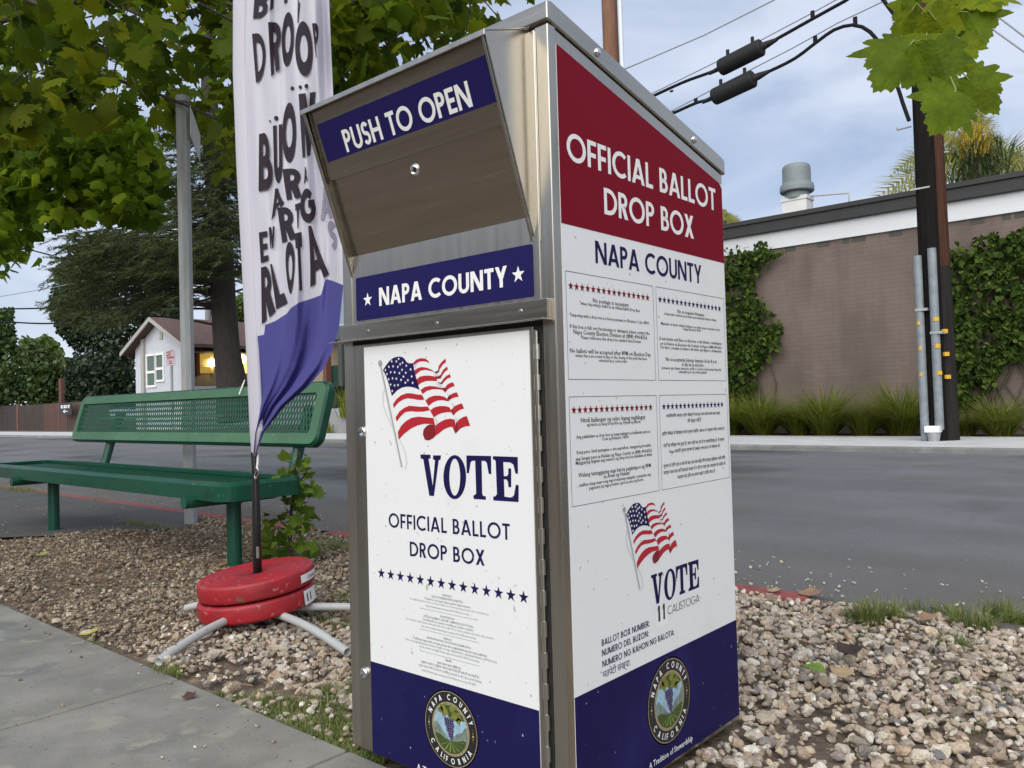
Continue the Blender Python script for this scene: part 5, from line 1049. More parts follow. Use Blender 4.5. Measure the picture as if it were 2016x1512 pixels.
palm(1420, 436, 23.5, .8, 'small palm tip showing above the roof edge beside the ballot box', [(20, 1.2, .8), (40, 1.3, .9), (60, 1.2, .7), (90, 1.0, .4), (0, 1.2, .5), (130, 1.2, .8), (75, 1.1, .5), (50, 1.4, 1.1)], False)
# utility pole on the right with conduits
UY = 12.75; ub = oy(1862, 869, UY)
UP = thing('utility_pole', 'tall dark wooden utility pole with grey conduits and yellow bands across the street', 'utility pole', (ub[0], UY, .07))
m_pole = mat('creosote_wood', (0.012, 0.010, 0.010), .95, spec=.08, var=.4, vscale=5, stretch=(6, 6, .3)); m_brw = mat('brown_wood', (0.062, 0.030, 0.020), .95, spec=.1, var=.45, vscale=5, stretch=(8, 8, .25), bump=.5, bscale=30)
pt = oy(1822, 20, UY); dirp = pt-ub; b = MB(); b.tube([ub-dirp*.02, ub+dirp*.40], [.20, .181], 20, 1); b.tube([ub+dirp*.40, ub+dirp*.6, ub+dirp*1.5], [.1805, .172, .15], 20, 0); b.build('pole', [m_brw, mat('tarred_wood', (.024, .022, .021), .95, spec=.1, var=.3, vscale=5, stretch=(6, 6, .3))], UP)
b = MB(); off = np.array([-.075, -.165, 0]); b.tube([ub+off-dirp*.0, ub+off*.97+dirp*.48, ub+off*.9+dirp*.98], [.155, .15, .14], 14); b.build('cable_riser', m_pole, UP)
for (ua, va), (uc, vc), r in (((1806, 504), (1822, 868), .062), ((1834, 489), (1850, 846), .064)):
    a_, c_ = oy(ua, va, UY-.34), oy(uc, vc, UY-.34); b = MB(); b.tube([c_, (a_+c_)/2, a_], r, 16); b.build('conduit', mat('pale_galvanised', (.21, .24, .26), .6, .15, var=.22, vscale=9), UP)
for (u, v, w) in ((1808, 636, 9), (1811, 685, 8), (1813, 737, 8), (1840, 628, 15), (1843, 681, 15), (1847, 734, 14), (1857, 652, 16), (1860, 697, 16), (1863, 742, 16)):
    yy = UY-.34-.066 if u < 1850 else UY-.23; a_, c_ = oy(u-w/2, v-3.5, yy), oy(u+w/2, v+3.5, yy); b = MB()
    for i in range(6):
        x0, x1 = a_[0]+(c_[0]-a_[0])*i/6, a_[0]+(c_[0]-a_[0])*(i+1)/6; f = lambda x: yy-.006+.9*((x-(a_[0]+c_[0])/2)**2)/max(.05, (c_[0]-a_[0]))*2
        b.poly([(x0, f(x0), c_[2]), (x1, f(x1), c_[2]), (x1, f(x1), a_[2]), (x0, f(x0), a_[2])])
    b.build('yellow_band', mat('yellow_tape', (.62, .36, .015), .5), UP)
for u, v in ((1816, 610), (1845, 655)): 
    a_ = oy(u, v, UY-.34); b = MB(); b.box(a_+np.array([-.085, -.07, -.02]), a_+np.array([.085, .16, .02])); b.build('strap', m_galv, UP)
a_ = oy(1822, 369, UY-.30); b = MB(); b.box(a_+np.array([-.22, -.01, -.012]), a_+np.array([.06, .01, .012])); b.build('strap', m_galv, UP)
b = MB(); b.tube([oy(1794, 249, UY-.1), oy(1766, 256, UY-.1), oy(1766, 252, UY-.1)], .014, 6); b.build('pole_step', m_galv, UP); b = MB(); b.tube([oy(1840, 303, UY), oy(1868, 299, UY)], .014, 6); b.build('pole_step', m_galv, UP)
BC = oz(1839, 870, .07); BC = oy(1839, 870, UY-.42); CUP = thing('capped_pipe', 'short grey pipe stub with a white cap at the foot of the utility pole', 'pipe', (BC[0], BC[1], .07))
b = MB(); b.lathe((BC[0], BC[1], .07), [(.075, 0), (.095, .12), (.095, .14)], 20); b.build('pipe', m_galv, CUP); b = MB(); b.box((BC[0]-.11, BC[1]-.10, .205), (BC[0]+.10, BC[1]+.10, .305)); b.build('cap', k_wht, CUP, .012)
# brown pole behind the box
WPY = 12.6; a_ = oy(1200, 60, WPY); WPx = a_[0]
WP_ = thing('utility_pole', 'brown wooden pole with a pale conduit rising behind the ballot box', 'utility pole', (WPx+.15, WPY, .07))
b = MB(); t0, t1 = oy(1199, -10, WPY), oy(1204, 125, WPY); d = (t0-t1)/np.linalg.norm(t0-t1); foot = t1-d*((t1[2]-.07)/d[2]); rw = .5*np.linalg.norm(oy(1217, 60, WPY)-oy(1184, 60, WPY))*.76
b.tube([foot, t1, t1+d*6], [rw*1.15, rw, rw*.9], 18); b.build('pole', mat('red_brown_wood', (0.17, 0.085, 0.05), .9, var=.4, vscale=5, stretch=(7, 7, .3), bump=.4, bscale=30), WP_)
t2 = oy(1222.5, 60, WPY-.1); b = MB(); off = t2-(t1+d*((t2[2]-t1[2])/d[2])); b.tube([foot+off, t1+off, t1+off+d*6], .042, 12); b.build('conduit', mat('pale_conduit', (.58, .62, .66), .5), WP_)

# ================================================================== OVERHEAD LINES
m_cab = mat('black_cable', (.010, .010, .012), .8, spec=.15); m_wire = mat('grey_wire', (.22, .23, .25), .6)
def cable(name, pts, y, r, lab, cat='cable', m=None, group=None):
    b = MB(); b.tube([oy(u, v, y) for u, v in pts], r, 8); return tag(b.build(name, m or m_cab), lab, cat, group)
def smooth(pts, n=40):
    pts = np.array(pts, float); t = np.r_[0, np.cumsum(np.linalg.norm(np.diff(pts, axis=0), axis=1))]; q = np.linspace(0, t[-1], n); o = []
    for x in q:
        i = min(max(np.searchsorted(t, x)-1, 0), len(pts)-2); p0, p1, p2, p3 = pts[max(i-1, 0)], pts[i], pts[i+1], pts[min(i+2, len(pts)-1)]; s = (x-t[i])/(t[i+1]-t[i])
        o.append(.5*((2*p1)+(-p0+p2)*s+(2*p0-5*p1+4*p2-p3)*s*s+(-p0+3*p1-3*p2+p3)*s**3))
    return o
def span(lab, thick, wire, cl, sp, y, grp):
    T_ = thing('overhead_cable', lab, 'cable', oy(*thick[0], y), grp)
    b = MB(); b.tube([oy(u, v, y) for u, v in smooth(thick)], .030, 8); b.build('cable', m_cab, T_)
    b = MB(); b.tube([oy(u, v, y) for u, v in wire], .010, 6); b.build('messenger_wire', m_wire, T_)
    (u0, v0), (u1, v1) = cl; p, q = oy(u0, v0, y), oy(u1, v1, y); d = (q-p)/np.linalg.norm(q-p); L_ = np.linalg.norm(q-p); r = .155
    b = MB(); b.lathe(p, [(.03, -.22), (.045, -.02), (.06, 0), (r*.8, 0), (r*.97, .025), (r, .07), (r, L_-.05), (r*.98, L_-.02), (r*.8, L_), (.07, L_), (.06, L_+.1), (.03, L_+.28)], 24, 0, d)
    for t in (.2, .78): c = p+d*L_*t+np.array([0, 0, r]); b.box(c+np.array([-.025, -.02, -.02]), c+np.array([.025, .02, .11]))
    b.build('splice_case', mat('black_plastic', (.014, .015, .015), .65, spec=.25, bump=.2, bscale=8, stretch=(1, 1, 1)), T_)
    for u, v, dv in sp: c0, c1 = oy(u, v, y), oy(u, v-dv, y); b = MB(); b.box(c0+np.array([-.03, -.02, -.02]), np.array([c0[0]+.03, c0[1]+.02, c1[2]+.03])); b.build('spacer', m_cab, T_)
span('upper black cable with splice case strung to the utility pole', [(1195, 232), (1288, 188), (1350, 160), (1414, 136), (1502, 91.5), (1600, 37), (1660, 4), (1690, -12), (1730, -8), (1752, 18), (1772, 48), (1795, 110), (1806, 160)], [(1195, 226), (1288, 182), (1430, 112), (1500, 78), (1600, 25), (1660, -8), (1770, -66)], ((1417, 134.5), (1501, 92)), [(1322, 176, -8), (1600, 34, 9)], UY-.25, 'spliced cables over the street')
span('lower black cable with splice case that loops down the utility pole', [(1215, 272), (1325, 223), (1370, 203), (1404, 192), (1485, 154), (1560, 118), (1605, 85), (1640, 60), (1670, 50), (1695, 52), (1722, 72), (1742, 110), (1765, 165), (1778, 205), (1790, 238)], [(1215, 268), (1325, 217), (1430, 162), (1560, 95), (1650, 45), (1745, 0), (1800, -28)], ((1404, 192), (1485, 154)), [(1327, 222, 0), (1370, 203, 6), (1605, 83, 9), (1684, 50, 13)], UY-.25, 'spliced cables over the street')
cable('overhead_wire', [(1195, 152), (1233, 135), (1385, 70), (1540, -8), (1660, -75)], UY+.2, .012, 'thin grey wire above both spliced cables', 'wire', m_wire)
cable('overhead_wire', [(1860, -60), (1957, 27), (2016, 72), (2120, 150)], UY+.1, .012, 'thin wire at upper right, the higher of two beyond the leaves', 'wire', m_wire)
cable('overhead_wire', [(1840, -60), (1960, 62), (2016, 102), (2120, 180)], UY-.1, .012, 'thin wire at upper right, the lower of two beyond the leaves', 'wire', m_wire)
YW = 13.2
cable('overhead_cable', smooth([(-90, 607), (0, 608), (101, 606), (190, 597), (280, 578), (381, 548), (476, 523), (560, 500)]), YW, .038, 'upper of two black cables crossing in front of the conifer at left')
cable('overhead_cable', smooth([(-90, 630), (0, 633), (92, 637), (190, 631), (317, 609), (381, 596), (476, 570), (560, 545)]), YW, .038, 'lower of two black cables crossing in front of the conifer at left')
cable('overhead_wire', [(-60, 592), (0, 584), (105, 566), (180, 550)], YW+2, .02, 'thin grey wire above the two black cables at far left', 'wire', m_wire)
# weathering on the brick: faint damp stains low on the wall and below the band
_t = m_brick.node_tree; _b = _t.nodes['Principled BSDF']; _src = _b.inputs['Base Color'].links[0].from_socket
_tc = _t.nodes.new('ShaderNodeTexCoord'); _mp = _t.nodes.new('ShaderNodeMapping'); _mp.inputs['Scale'].default_value = (1.3, 1, .35); _n = _t.nodes.new('ShaderNodeTexNoise'); _n.inputs['Scale'].default_value = 1.4; _n.inputs['Detail'].default_value = 7
_t.links.new(_tc.outputs['Object'], _mp.inputs['Vector']); _t.links.new(_mp.outputs[0], _n.inputs['Vector']); _r = _t.nodes.new('ShaderNodeMapRange'); _r.inputs['From Min'].default_value = .42; _r.inputs['From Max'].default_value = .72; _r.inputs['To Min'].default_value = 1.06; _r.inputs['To Max'].default_value = .76
_t.links.new(_n.outputs['Fac'], _r.inputs['Value']); _v = _t.nodes.new('ShaderNodeVectorMath'); _v.operation = 'SCALE'; _t.links.new(_src, _v.inputs[0]); _t.links.new(_r.outputs[0], _v.inputs['Scale']); _t.links.new(_v.outputs[0], _b.inputs['Base Color'])
# ================================================================== FAR SIDE, LEFT: house, conifer, fence
HYY = 17.0
m_stucco = mat('white_stucco', (0.48, 0.50, 0.54), .9, var=.08, vscale=3, bump=.2, bscale=20); m_roof = mat('brown_shingle', (0.105, 0.062, 0.055), .95, var=.2, vscale=3, bump=.4, bscale=12); m_trim = mat('grey_trim', (.34, .33, .31), .8)
m_tanw = mat('tan_wall', (.30, .24, .16), .9, var=.08, vscale=2); m_glass = mat('dark_glass', (.02, .03, .025), .08, spec=.6)
H = thing('white_house', 'small white stucco house with brown shingle gable roof and a lit porch', 'house', (-36, 20, 0))
xl = oy(268, 790, HYY)[0]; xr = oy(369, 740, HYY)[0]; ap = oy(312, 624, HYY); el, er = oy(256, 697, HYY), oy(380, 673, HYY)
ez = (el[2]+er[2])/2; apx, apz = (xl+xr)/2, ap[2]; slp = (apz-ez)/((er[0]-el[0])/2)
apx = (el[0]+er[0])/2; DPH = 13.0
gw = lambda x: apz-.18-slp*abs(x-apx)
b = MB(); b.prism([(xl, HYY, -.1), (xr, HYY, -.1), (xr, HYY, gw(xr)), (apx, HYY, apz-.18), (xl, HYY, gw(xl))], (0, .25, 0)); b.build('wall', m_stucco, H)
b = MB(); b.box((xl+.2, HYY+.25, -.1), (xr-1.3, HYY+DPH, gw(xr)-.05)); b.build('porch_wall', m_tanw, H)
b = MB(); e = .5
for s in (-1, 1):
    xo = el[0] if s < 0 else er[0]; b.prism([(apx, HYY-e, apz), (xo, HYY-e, ez), (xo, HYY-e, ez-.16), (apx, HYY-e, apz-.16)], (0, DPH+2*e, 0))
b.build('roof', m_roof, H)
b = MB()
for s in (-1, 1):
    xo = el[0] if s < 0 else er[0]; b.prism([(apx, HYY-e-.02, apz-.03), (xo, HYY-e-.02, ez-.03), (xo, HYY-e-.02, ez-.24), (apx, HYY-e-.02, apz-.24)], (0, .06, 0))
b.build('fascia_board', m_trim, H)
b = MB(); c = oy(318, 640, HYY); b.box((c[0]-.13, HYY-.05, oy(318, 668, HYY)[2]), (c[0]+.13, HYY+.02, c[2])); b.build('gable_vent', m_trim, H)
b = MB(); c = oy(284, 700, HYY); b.box((c[0]-.16, HYY-.12, 0), (c[0]+.16, HYY+.02, gw(c[0]))); b.build('corner_post', m_trim, H)
for (u0, v0, u1, v1) in ((291, 702, 307, 758), (309, 700, 323, 747)):
    a_, c_ = oy(u0, v0, HYY), oy(u1, v1, HYY); b = MB(); f = .10; X0, X1, Z0, Z1 = a_[0], c_[0], c_[2], a_[2]; zm = Z0+(Z1-Z0)*.45
    for q in (((X0-f, Z0-f), (X1+f, Z0)), ((X0-f, Z1), (X1+f, Z1+f)), ((X0-f, Z0), (X0, Z1)), ((X1, Z0), (X1+f, Z1)), ((X0, zm-.06), (X1, zm+.06))): b.box((q[0][0], HYY-.07, q[0][1]), (q[1][0], HYY+.01, q[1][1]))
    w = b.build('window', k_wht, H); b = MB(); b.box((X0, HYY-.02, Z0), (X1, HYY-.005, Z1)); b.build('pane', mat('window_green', (.07, .11, .085), .15), w)
# porch side: low wall, lit windows, brick pier
b = MB(); PXx = xr-.02; b.box((PXx-.25, HYY+.25, -.1), (PXx, HYY+DPH, 2.05)); b.build('porch_wall_low', mat('grey_stucco', (.42, .42, .45), .9, var=.06, vscale=2), H)
xq = xr-1.29
lit = mat('lit_window', (.05, .04, .01), .3, emit=((1.0, .62, .10), .10)); bright = mat('lit_wall', (.5, .4, .15), .6, emit=((1.0, .70, .18), .35))
def onx(u, v): return ox(u, v, xq)
for (u0, v0, u1, v1) in ((390, 698, 419, 735), (463, 697, 476, 735)):
    a_, c_ = onx(u0, v0), onx(u1, v1); b = MB(); y0_, y1_ = sorted((a_[1], c_[1])); z0_, z1_ = c_[2], a_[2]; b.box((xq, y0_, z0_), (xq+.03, y1_, z1_)); w = b.build('window', lit, H)
    b = MB(); b.box((xq+.03, y0_, z1_), (xq+.1, y1_, z1_+.12)); b.box((xq+.03, y0_, z0_+(z1_-z0_)*.33), (xq+.1, y1_, z0_+(z1_-z0_)*.33+.1)); b.box((xq+.03, y1_-.15, z0_), (xq+.1, y1_, z1_)); b.build('frame', mat('cream_trim', (.5, .42, .25), .7), w)
a_, c_ = onx(382, 692), onx(390, 740); b = MB(); b.box((xq+.0, min(a_[1], c_[1]), c_[2]), (xq+.2, max(a_[1], c_[1]), a_[2])); b.build('brick_pier', mat('red_pier', (.16, .05, .03), .9), H)
a_, c_ = onx(477, 700), onx(500, 735); b = MB(); b.box((xq, min(a_[1], c_[1]), c_[2]), (xq+.03, max(a_[1], c_[1]), a_[2])); b.build('lit_doorway', bright, H)
lampm = mat('porch_lamp', (1, .8, .4), .4, emit=((1.0, .74, .30), 3))
for u, v, r in ((417, 714, .22), (474, 707, .28)): c = ox(u, v, xq+.25); b = MB(); b.lathe(c, [(.01, -r), (r*.7, -r*.7), (r, 0), (r*.7, r*.7), (.01, r)], 14); b.build('porch_lamp', lampm, H)
b = MB(); b.box((xr-1.3, HYY+.25, ez-.3), (xr+.0, HYY+DPH, ez-.18)); b.build('porch_beam', mat('dark_beam', (.03, .025, .02), .8), H)

def leafcrown(name, lab, poly, n, d0, d1, size, m, cat='tree', clump=60, spread=14, foot=None, trunk=True, half=[(0, 0), (.38, .1), (.42, .45), (.2, .8), (0, 1)], holes=(), group=None, tr=.2):
    pos = scatter(poly, n, d0, d1, clump, spread, holes); V, F_ = leaves(pos, rng.uniform(size*.6, size*1.25, len(pos)), half, (-.1, 1.3)); c = pos.mean(0); f = foot if foot is not None else (c[0], c[1])
    T_ = thing(name, lab, cat, (f[0], f[1], 0), group); bigmesh('crown', V, F_, m, None, True, T_)
    if trunk:
        b = MB(); b.tube([(f[0], f[1], -.1), (f[0]+.1, f[1], c[2]*.6), c], [tr, tr*.75, tr*.4], 10)
        for k in range(14): q = pos[rnd.randrange(len(pos))]; limb(b, (f[0], f[1], c[2]*rnd.uniform(.3, .8)), q, tr*.3, .02, .1, 5)
        b.build('trunk', m_bark, T_)
    return T_
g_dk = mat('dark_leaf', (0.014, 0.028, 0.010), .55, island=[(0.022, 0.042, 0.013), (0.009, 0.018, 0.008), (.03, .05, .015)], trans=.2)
g_md = mat('mid_leaf', (0.045, 0.085, 0.018), .55, island=[(0.065, 0.115, 0.022), (0.03, 0.06, 0.014), (.085, .14, .03)], trans=.35)
g_lt = mat('light_leaf', (0.085, 0.145, 0.025), .55, island=[(0.12, 0.19, 0.035), (0.06, 0.11, 0.02)], trans=.4)
# dense dark tree left of the house
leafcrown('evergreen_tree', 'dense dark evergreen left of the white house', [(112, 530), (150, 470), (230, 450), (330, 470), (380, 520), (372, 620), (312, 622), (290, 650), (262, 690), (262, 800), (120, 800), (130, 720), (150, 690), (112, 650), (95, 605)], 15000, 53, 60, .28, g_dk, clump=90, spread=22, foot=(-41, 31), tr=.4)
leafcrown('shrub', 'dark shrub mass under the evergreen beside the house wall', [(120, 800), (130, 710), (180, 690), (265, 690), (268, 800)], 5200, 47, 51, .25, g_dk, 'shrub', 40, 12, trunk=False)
leafcrown('leafy_bush', 'tall bright leafy bush at the left edge above the fence', [(-60, 600), (5, 608), (25, 600), (28, 640), (34, 680), (60, 690), (92, 720), (105, 780), (90, 812), (40, 800), (0, 812), (-60, 812)], 11000, 51, 56, .27, g_md, 'bush', 60, 12, tr=.15)
leafcrown('leafy_bush', 'olive bush between the bright bush and the dark evergreen', [(34, 700), (55, 672), (75, 672), (95, 690), (115, 700), (140, 705), (150, 740), (140, 795), (95, 800), (90, 740)], 5500, 51, 55, .26, mat('olive_leaf', (.06, .085, .025), .6, island=[(.08, .11, .03), (.045, .065, .02)], trans=.3), 'bush', 40, 10, tr=.12)
leafcrown('broadleaf_tree', 'light green tree behind the house beside the banner', [(452, 640), (455, 600), (466, 582), (480, 575), (540, 560), (560, 640)], 4500, 52, 56, .25, g_lt, 'tree', 30, 10, tr=.2)
leafcrown('broadleaf_tree', 'distant pale tree above the olive bush', [(30, 690), (45, 660), (70, 668), (90, 655), (110, 672), (125, 690), (120, 710), (60, 712)], 2200, 62, 66, .35, g_lt, 'tree', 20, 8, tr=.2)
# big cedar with drooping sprays
TY = 14.6; tb = oy(456, 760, TY); dt = float((tb-CP)@_F)
CE = thing('cedar_tree', 'huge cedar with dark trunk and drooping grey green sprays in front of the house', 'tree', (tb[0], tb[1], 0))
b = MB(); tr_p = [oy(u, v, TY) for u, v in ((462, 830), (457, 760), (447, 690), (440, 600), (437, 500), (428, 400), (418, 300), (412, 180), (410, 40), (408, -160))]; b.tube(tr_p, [.62, .56, .48, .46, .42, .38, .34, .30, .26, .15], 16)
tp_at = lambda v: np.array([np.interp(v, [-160, 40, 180, 300, 400, 500, 600, 690, 760, 830], [q[i] for q in tr_p[::-1]]) for i in range(3)])
CPOLY = [(300, 235), (345, 245), (390, 250), (480, 240), (520, 400), (500, 560), (470, 555), (420, 540), (400, 560), (385, 610), (330, 605), (300, 610), (250, 640), (190, 640), (130, 630), (112, 612), (105, 600), (112, 575), (100, 540), (112, 515), (125, 480), (120, 460), (150, 455), (180, 445), (250, 450), (330, 425), (335, 300)]
Vq, Fq = [], []; rg = np.array([_R[0], _R[1], 0]); fw = np.array([_F[0], _F[1], 0])
CC = []
while len(CC) < 105:
    u, v = rnd.uniform(95, 520), rnd.uniform(230, 645)
    if inpoly(u, v, CPOLY): CC.append((u, v, rnd.uniform(-3.2, 2.5)))
for k in range(1250):
    while True:
        if rnd.random() < .7: c_ = rnd.choice(CC); u, v, dd = rnd.gauss(c_[0], 26), rnd.gauss(c_[1], 10), c_[2]+rnd.gauss(0, .5)
        else: u, v, dd = rnd.uniform(95, 520), rnd.uniform(230, 645), rnd.uniform(-3.2, 2.5)
        if inpoly(u, v, CPOLY): break
    p = od(u, v, dt+dd-(456-u)*.003); side = -1 if u < 440 else 1; ln = rnd.uniform(.5, 1.4); a_ = rnd.gauss(0, .7); dv = side*rg*math.cos(a_)+fw*math.sin(a_)+np.array([0, 0, rnd.gauss(-.05, .22)]); dr = rnd.uniform(.05, .35)
    for t in np.linspace(0, 1, 22):
        c = p+dv*ln*(t-.5)-np.array([0, 0, 1])*(dr*ln*t*t)
        for _ in range(4):
            w = .23*(1-.35*t)*rnd.uniform(.5, 1.3); e = c+w*(dv*rnd.uniform(-.1, .9)+np.array([-dv[1], dv[0], 0])*rnd.gauss(0, .6)+np.array([0, 0, rnd.gauss(-.25, .4)])); i0 = len(Vq); th_ = np.array([rnd.gauss(0, .012), 0, .017])
            Vq += [c-th_, c+th_, e]; Fq.append((i0, i0+1, i0+2))
    if rnd.random() < .16: q = tp_at(v-rnd.uniform(-20, 60)); limb(b, q, p, .05, .012, .06, 6)
b.build('trunk', mat('cedar_bark', (.030, .024, .020), .95, var=.4, vscale=4, bump=1, bscale=10, stretch=(3, 3, .5)), CE)
bigmesh('crown', np.array(Vq), np.array(Fq), mat('cedar_needles', (0.05, 0.07, 0.025), .75, spec=.15, island=[(.085, .11, .035), (.028, .042, .016), (.075, .078, .04)], trans=.25), None, False, CE)
# thin distant pole among the trees
q = oy(410, 700, 24); b = MB(); b.tube([oy(410, 640, 24)*np.array([1, 1, 0])+np.array([0, 0, -.1]), oy(410, 640, 24), oy(407, 420, 24)], [.22, .18, .15], 10); tag(b.build('utility_pole', mat('grey_wood', (.17, .17, .17), .9, var=.2, vscale=4)), 'thin grey pole behind the house roof left of the cedar trunk', 'utility pole')
# fence, post and exit sign
FYY = 16.2
FN = thing('wooden_fence', 'low dark brown board fence with a reddish section behind the far kerb', 'fence', (oy(80, 820, FYY)[0], FYY, 0)); X0, X1 = oy(-80, 820, FYY)[0], oy(215, 815, FYY)[0]; ztf = oy(110, 794, FYY)[2]
def boards(x0, x1, m, nm):
    b = MB(); x = x0
    while x < x1: w = min(.16, x1-x); b.box((x, FYY+rnd.uniform(0, .015), .02), (x+w-.012, FYY+.03, ztf+rnd.uniform(-.015, .015))); x += .16
    for z in (.4, ztf-.35): b.box((x0, FYY+.031, z), (x1, FYY+.08, z+.09))
    b.build(nm, m, FN)
xa, xb = oy(36, 820, FYY)[0], oy(87, 820, FYY)[0]; fb = lambda nm, c: mat(nm, c, .9, var=.3, vscale=3, stretch=(3, 3, .4))
boards(X0, xa-.1, fb('fence_dark', (.035, .028, .026)), 'board_panel'); boards(xa+.1, xb, fb('fence_brown', (.045, .032, .028)), 'board_panel'); boards(xb, oy(143, 820, FYY)[0], fb('fence_red', (.085, .043, .034)), 'board_panel'); boards(oy(143, 820, FYY)[0], X1, fb('fence_grey', (.09, .06, .05)), 'board_panel')
b = MB(); b.box((xa-.14, FYY-.06, 0), (xa+.10, FYY+.08, ztf+.08)); b.build('fence_post', fb('post_red', (.14, .07, .06)), FN)
ES = thing('exit_sign', 'black sign with white EXIT and left arrow in front of the fence', 'sign', (oy(129, 815, FYY-.4)[0], FYY-.4, 0)); EF = Face((0, FYY-.44, 0), (1, 0, 0), (0, 0, 1), (0, -1, 0))
a_, c_ = EF.loc(117, 795), EF.loc(141, 816); b = MB(); b.box((a_[0], FYY-.44, c_[1]), (c_[0], FYY-.41, a_[1])); b.build('sign_panel', k_blk, ES); b = MB(); cx = (a_[0]+c_[0])/2; b.box((cx-.05, FYY-.40, 0), (cx+.05, FYY-.36, a_[1])); b.build('post', m_dkst, ES)
b = MB(); wd_, hh = c_[0]-a_[0], a_[1]-c_[1]; put_run(b, EF, 'EXIT', (a_[0]+wd_*.12, a_[1]-hh*.42), (c_[0]-wd_*.12, a_[1]-hh*.42), hh*.27, t=.22, lift=.004)
zc = a_[1]-hh*.70; b.poly([EF.P(cx+x*wd_*.5, zc+y*hh*.5, .004) for x, y in ((.35, .06), (-.25, .06), (-.25, -.06), (.35, -.06))])
for s in (1, -1): b.poly([EF.P(cx+x*wd_*.5, zc+y*hh*.5, .008) for x, y in ((-.42, 0), (-.12, s*.32), (-.02, s*.26), (-.28, 0))][::s])
b.build('lettering', k_wht, ES)
q = oy(118, 790, FYY+.6); b = MB(); b.box((q[0]-.16, q[1], 0), (q[0]+.14, q[1]+.2, oy(118, 745, FYY+.6)[2])); tag(b.build('wooden_post', fb('post_brown', (.11, .05, .035))), 'tall reddish brown post just behind the EXIT sign', 'post')
# no-parking sign
NY = 13.0; NPx = oy(338, 740, NY)[0]; NS = thing('parking_sign', 'white and red no parking sign on a thin post before the house', 'sign', (NPx, NY, .07)); NF = Face((0, NY-.03, 0), (1, 0, 0), (0, 0, 1), (0, -1, 0))
b = MB(); b.tube([(NPx, NY, 0), (NPx, NY, oy(337, 689, NY)[2])], .05, 8); b.build('post', m_galv, NS); a_, c_ = NF.loc(329, 692), NF.loc(346.5, 719); b = MB(); b.box((a_[0], NY-.065, c_[1]), (c_[0], NY-.051, a_[1])); b.build('sign_panel', mat('sign_white', (.62, .52, .55), .6), NS)
NF = Face((0, NY-.066, 0), (1, 0, 0), (0, 0, 1), (0, -1, 0)); wd_, hh = c_[0]-a_[0], a_[1]-c_[1]; k_sr = mat('sign_red', (.42, .05, .05), .6); b = MB()
b.poly([NF.P(a_[0]+wd_*x, c_[1]+hh*y, .003) for x, y in ((.03, .69), (.5, .69), (.5, .97), (.03, .97))], 0); put_run(b, NF, 'NO', (a_[0]+wd_*.08, c_[1]+hh*.75), (a_[0]+wd_*.45, c_[1]+hh*.75), hh*.16, 1, t=.2, lift=.006); put_run(b, NF, 'PARKING', (a_[0]+wd_*.06, c_[1]+hh*.48), (a_[0]+wd_*.94, c_[1]+hh*.48), hh*.14, 0, t=.22, lift=.003)
b.box(NF.P(a_[0]+wd_*.35, c_[1]+hh*.28, .003), NF.P(a_[0]+wd_*.65, c_[1]+hh*.34, .006), 0); b.box(NF.P(a_[0]+wd_*.32, c_[1]+hh*.13, .003), NF.P(a_[0]+wd_*.68, c_[1]+hh*.2, .006), 0); b.build('lettering', [k_sr, k_wht], NS)
# building seen between banner and box
GY = 16.5; gx0, gx1 = oy(640, 700, GY)[0], oy(690, 700, GY)[0]+5.0; gz = lambda v: oy(665, v, GY)[2]
GB = thing('porch_building', 'blue grey building with tan lower wall and green gate, glimpsed beside the box', 'building', ((gx0+gx1)/2, GY, 0))
b = MB(); b.box((gx0-1.2, GY+.3, -.1), (gx1, GY+7, gz(668))); b.build('wall', mat('tan_stucco', (.34, .27, .19), .9, var=.08, vscale=2), GB)
b = MB(); b.box((gx0-1.2, GY-.2, gz(668)), (gx1, GY+7, gz(500))); b.build('upper_wall', mat('blue_grey_siding', (.20, .235, .26), .8, var=.08, vscale=2), GB)
b = MB(); X_a, X_b = oy(667, 610, GY-.22)[0], oy(684, 610, GY-.22)[0]; b.box((X_a, GY-.26, gz(642)), (X_b+2, GY-.21, gz(580))); w = b.build('window', mat('pale_pane', (.24, .30, .36), .2), GB); b = MB(); b.box((X_a-.1, GY-.29, gz(646)), (X_b+2, GY-.2, gz(642))); b.box((oy(675.5, 610, GY)[0]-.04, GY-.29, gz(642)), (oy(675.5, 610, GY)[0]+.04, GY-.2, gz(580))); b.build('frame', mat('pale_frame', (.45, .5, .52), .6), w)
b = MB(); b.box((gx0-1.2, GY-.34, gz(671)), (gx1, GY+.2, gz(645))); b.build('porch_roof_edge', mat('slate_blue', (.07, .085, .10), .7), GB)
b = MB(); c = oy(676, 760, GY-.2); b.box((c[0]-.11, GY-.32, 0), (c[0]+.11, GY-.1, gz(671))); b.box((oy(653, 700, GY)[0]-.1, GY-.32, 0), (oy(653, 700, GY)[0]+.1, GY-.1, gz(671)), 1); b.build('porch_post', [mat('dark_post', (.05, .06, .055), .8), mat('rust_post', (.14, .055, .035), .8)], GB)
b = MB(); b.box((oy(655, 740, GY)[0], GY-.05, 0), (gx1, GY+.05, gz(719))); b.build('gate', mat('dark_green_paint', (.008, .045, .03), .6, var=.3, vscale=3), GB)
TB = thing('trash_bin', 'black wheeled bin standing in front of the green gate', 'bin', (oy(661, 795, GY-.7)[0], GY-.7, 0)); c = oy(661, 795, GY-.7); z0_, z1_ = oy(661, 802, GY-.7)[2], oy(661, 760, GY-.7)[2]
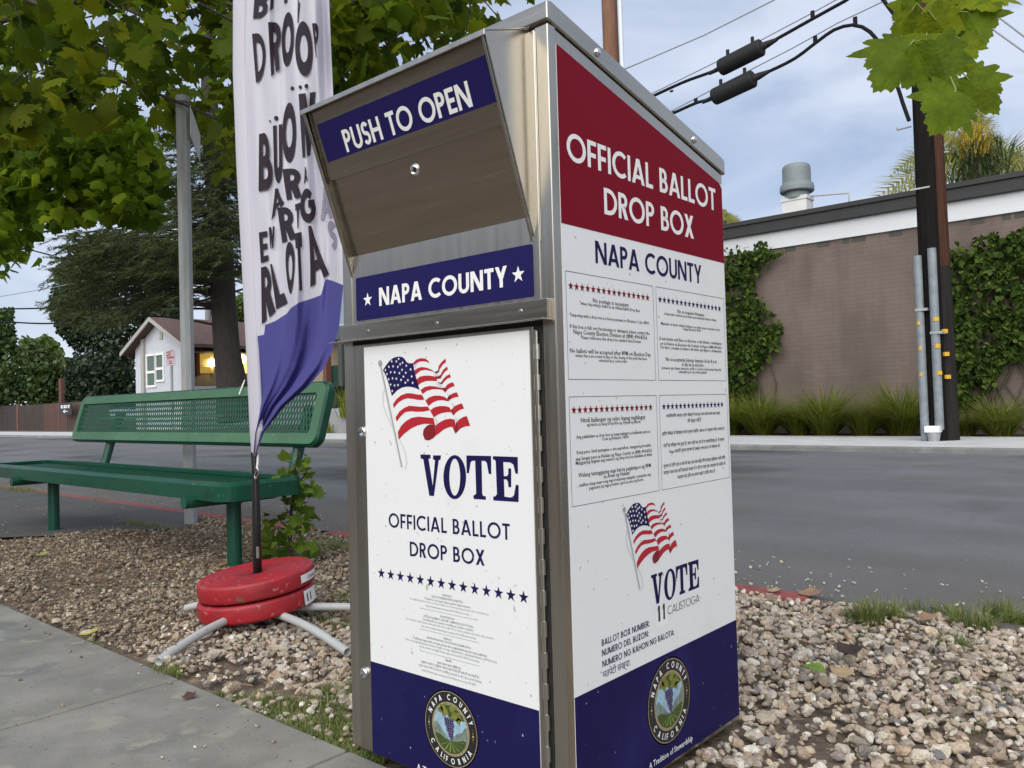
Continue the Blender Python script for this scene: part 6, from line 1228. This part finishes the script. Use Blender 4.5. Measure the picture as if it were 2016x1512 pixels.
b = MB(); b.prism([(c[0]-.27, GY-.9, z0_), (c[0]+.27, GY-.9, z0_), (c[0]+.31, GY-.94, z1_-.08), (c[0]-.31, GY-.94, z1_-.08)], (0, .55, 0)); b.build('body', mat('black_bin', (.012, .012, .013), .5), TB, .02); b = MB(); b.box((c[0]-.33, GY-.98, z1_-.08), (c[0]+.33, GY-.33, z1_)); b.build('lid', mat('bin_lid', (.02, .021, .022), .45), TB, .02)
# low concrete retaining wall and ramp in front
b = MB(); y_ = 14.2; b.box((oy(636, 815, y_)[0], y_, -.05), (oy(690, 815, y_)[0]+6, y_+.6, oy(660, 804, y_)[2])); b.box((oy(636, 815, y_)[0]-1.5, y_+.6, -.05), (oy(690, 815, y_)[0]+6, y_+1.5, oy(660, 804, y_)[2]-.02)); tag(b.build('retaining_wall', mat('grey_block', (.27, .27, .275), .9, var=.15, vscale=3), None, .02), 'low grey concrete retaining wall behind the kerb, just left of the box', 'wall')
for (u, v, lab) in ((683, 800, 'spindly green weeds growing by the retaining wall at the box edge'), (640, 835, 'low grass tuft at the left end of the retaining wall')):
    q = oy(u, v, 14.1); Lb = [(q[0]+rnd.gauss(0, .15), q[1]+rnd.gauss(0, .08), max(.05, q[2]-.35), rnd.uniform(.4, 1.3) if u > 660 else rnd.uniform(.2, .6), rnd.uniform(.1, .8), rnd.uniform(0, 6.28), .035) for _ in range(90)]; V, F_ = blades(Lb); tag(bigmesh('weeds', V, F_, m_og, None, False), lab, 'weeds')
# far-off tree belt closing the street at the left, and an unseen tan building, added behind the camera for the steel to mirror
BK = thing('added_mirror_building', 'added tan building, unseen behind the camera, for the steel box to mirror', 'building', (1, -17, 0)); b = MB(); b.box((-22, -22, -.1), (14, -15.5, 4.6)); b.build('wall', mat('tan_added_wall', (.33, .26, .18), .9, var=.12, vscale=1.2), BK); b = MB(); b.box((-22.2, -22, 4.6), (14.2, -15.3, 5.0)); b.build('parapet', m_fasc, BK)
for x in (-12, -7, -2, 3): b = MB(); b.box((x, -15.56, .5), (x+2.6, -15.45, 2.9)); b.build('added_window', mat('added_glass', (.03, .035, .04), .1), BK)  # dark panes on the added building
leafcrown('broadleaf_tree', 'green street tree standing behind the ballot box, between the two far buildings', [(880, 640), (930, 560), (1010, 530), (1120, 540), (1230, 560), (1330, 560), (1390, 620), (1400, 740), (1300, 790), (1000, 800), (890, 740)], 6000, 30, 36, .24, g_md, 'tree', 60, 26, tr=.2)
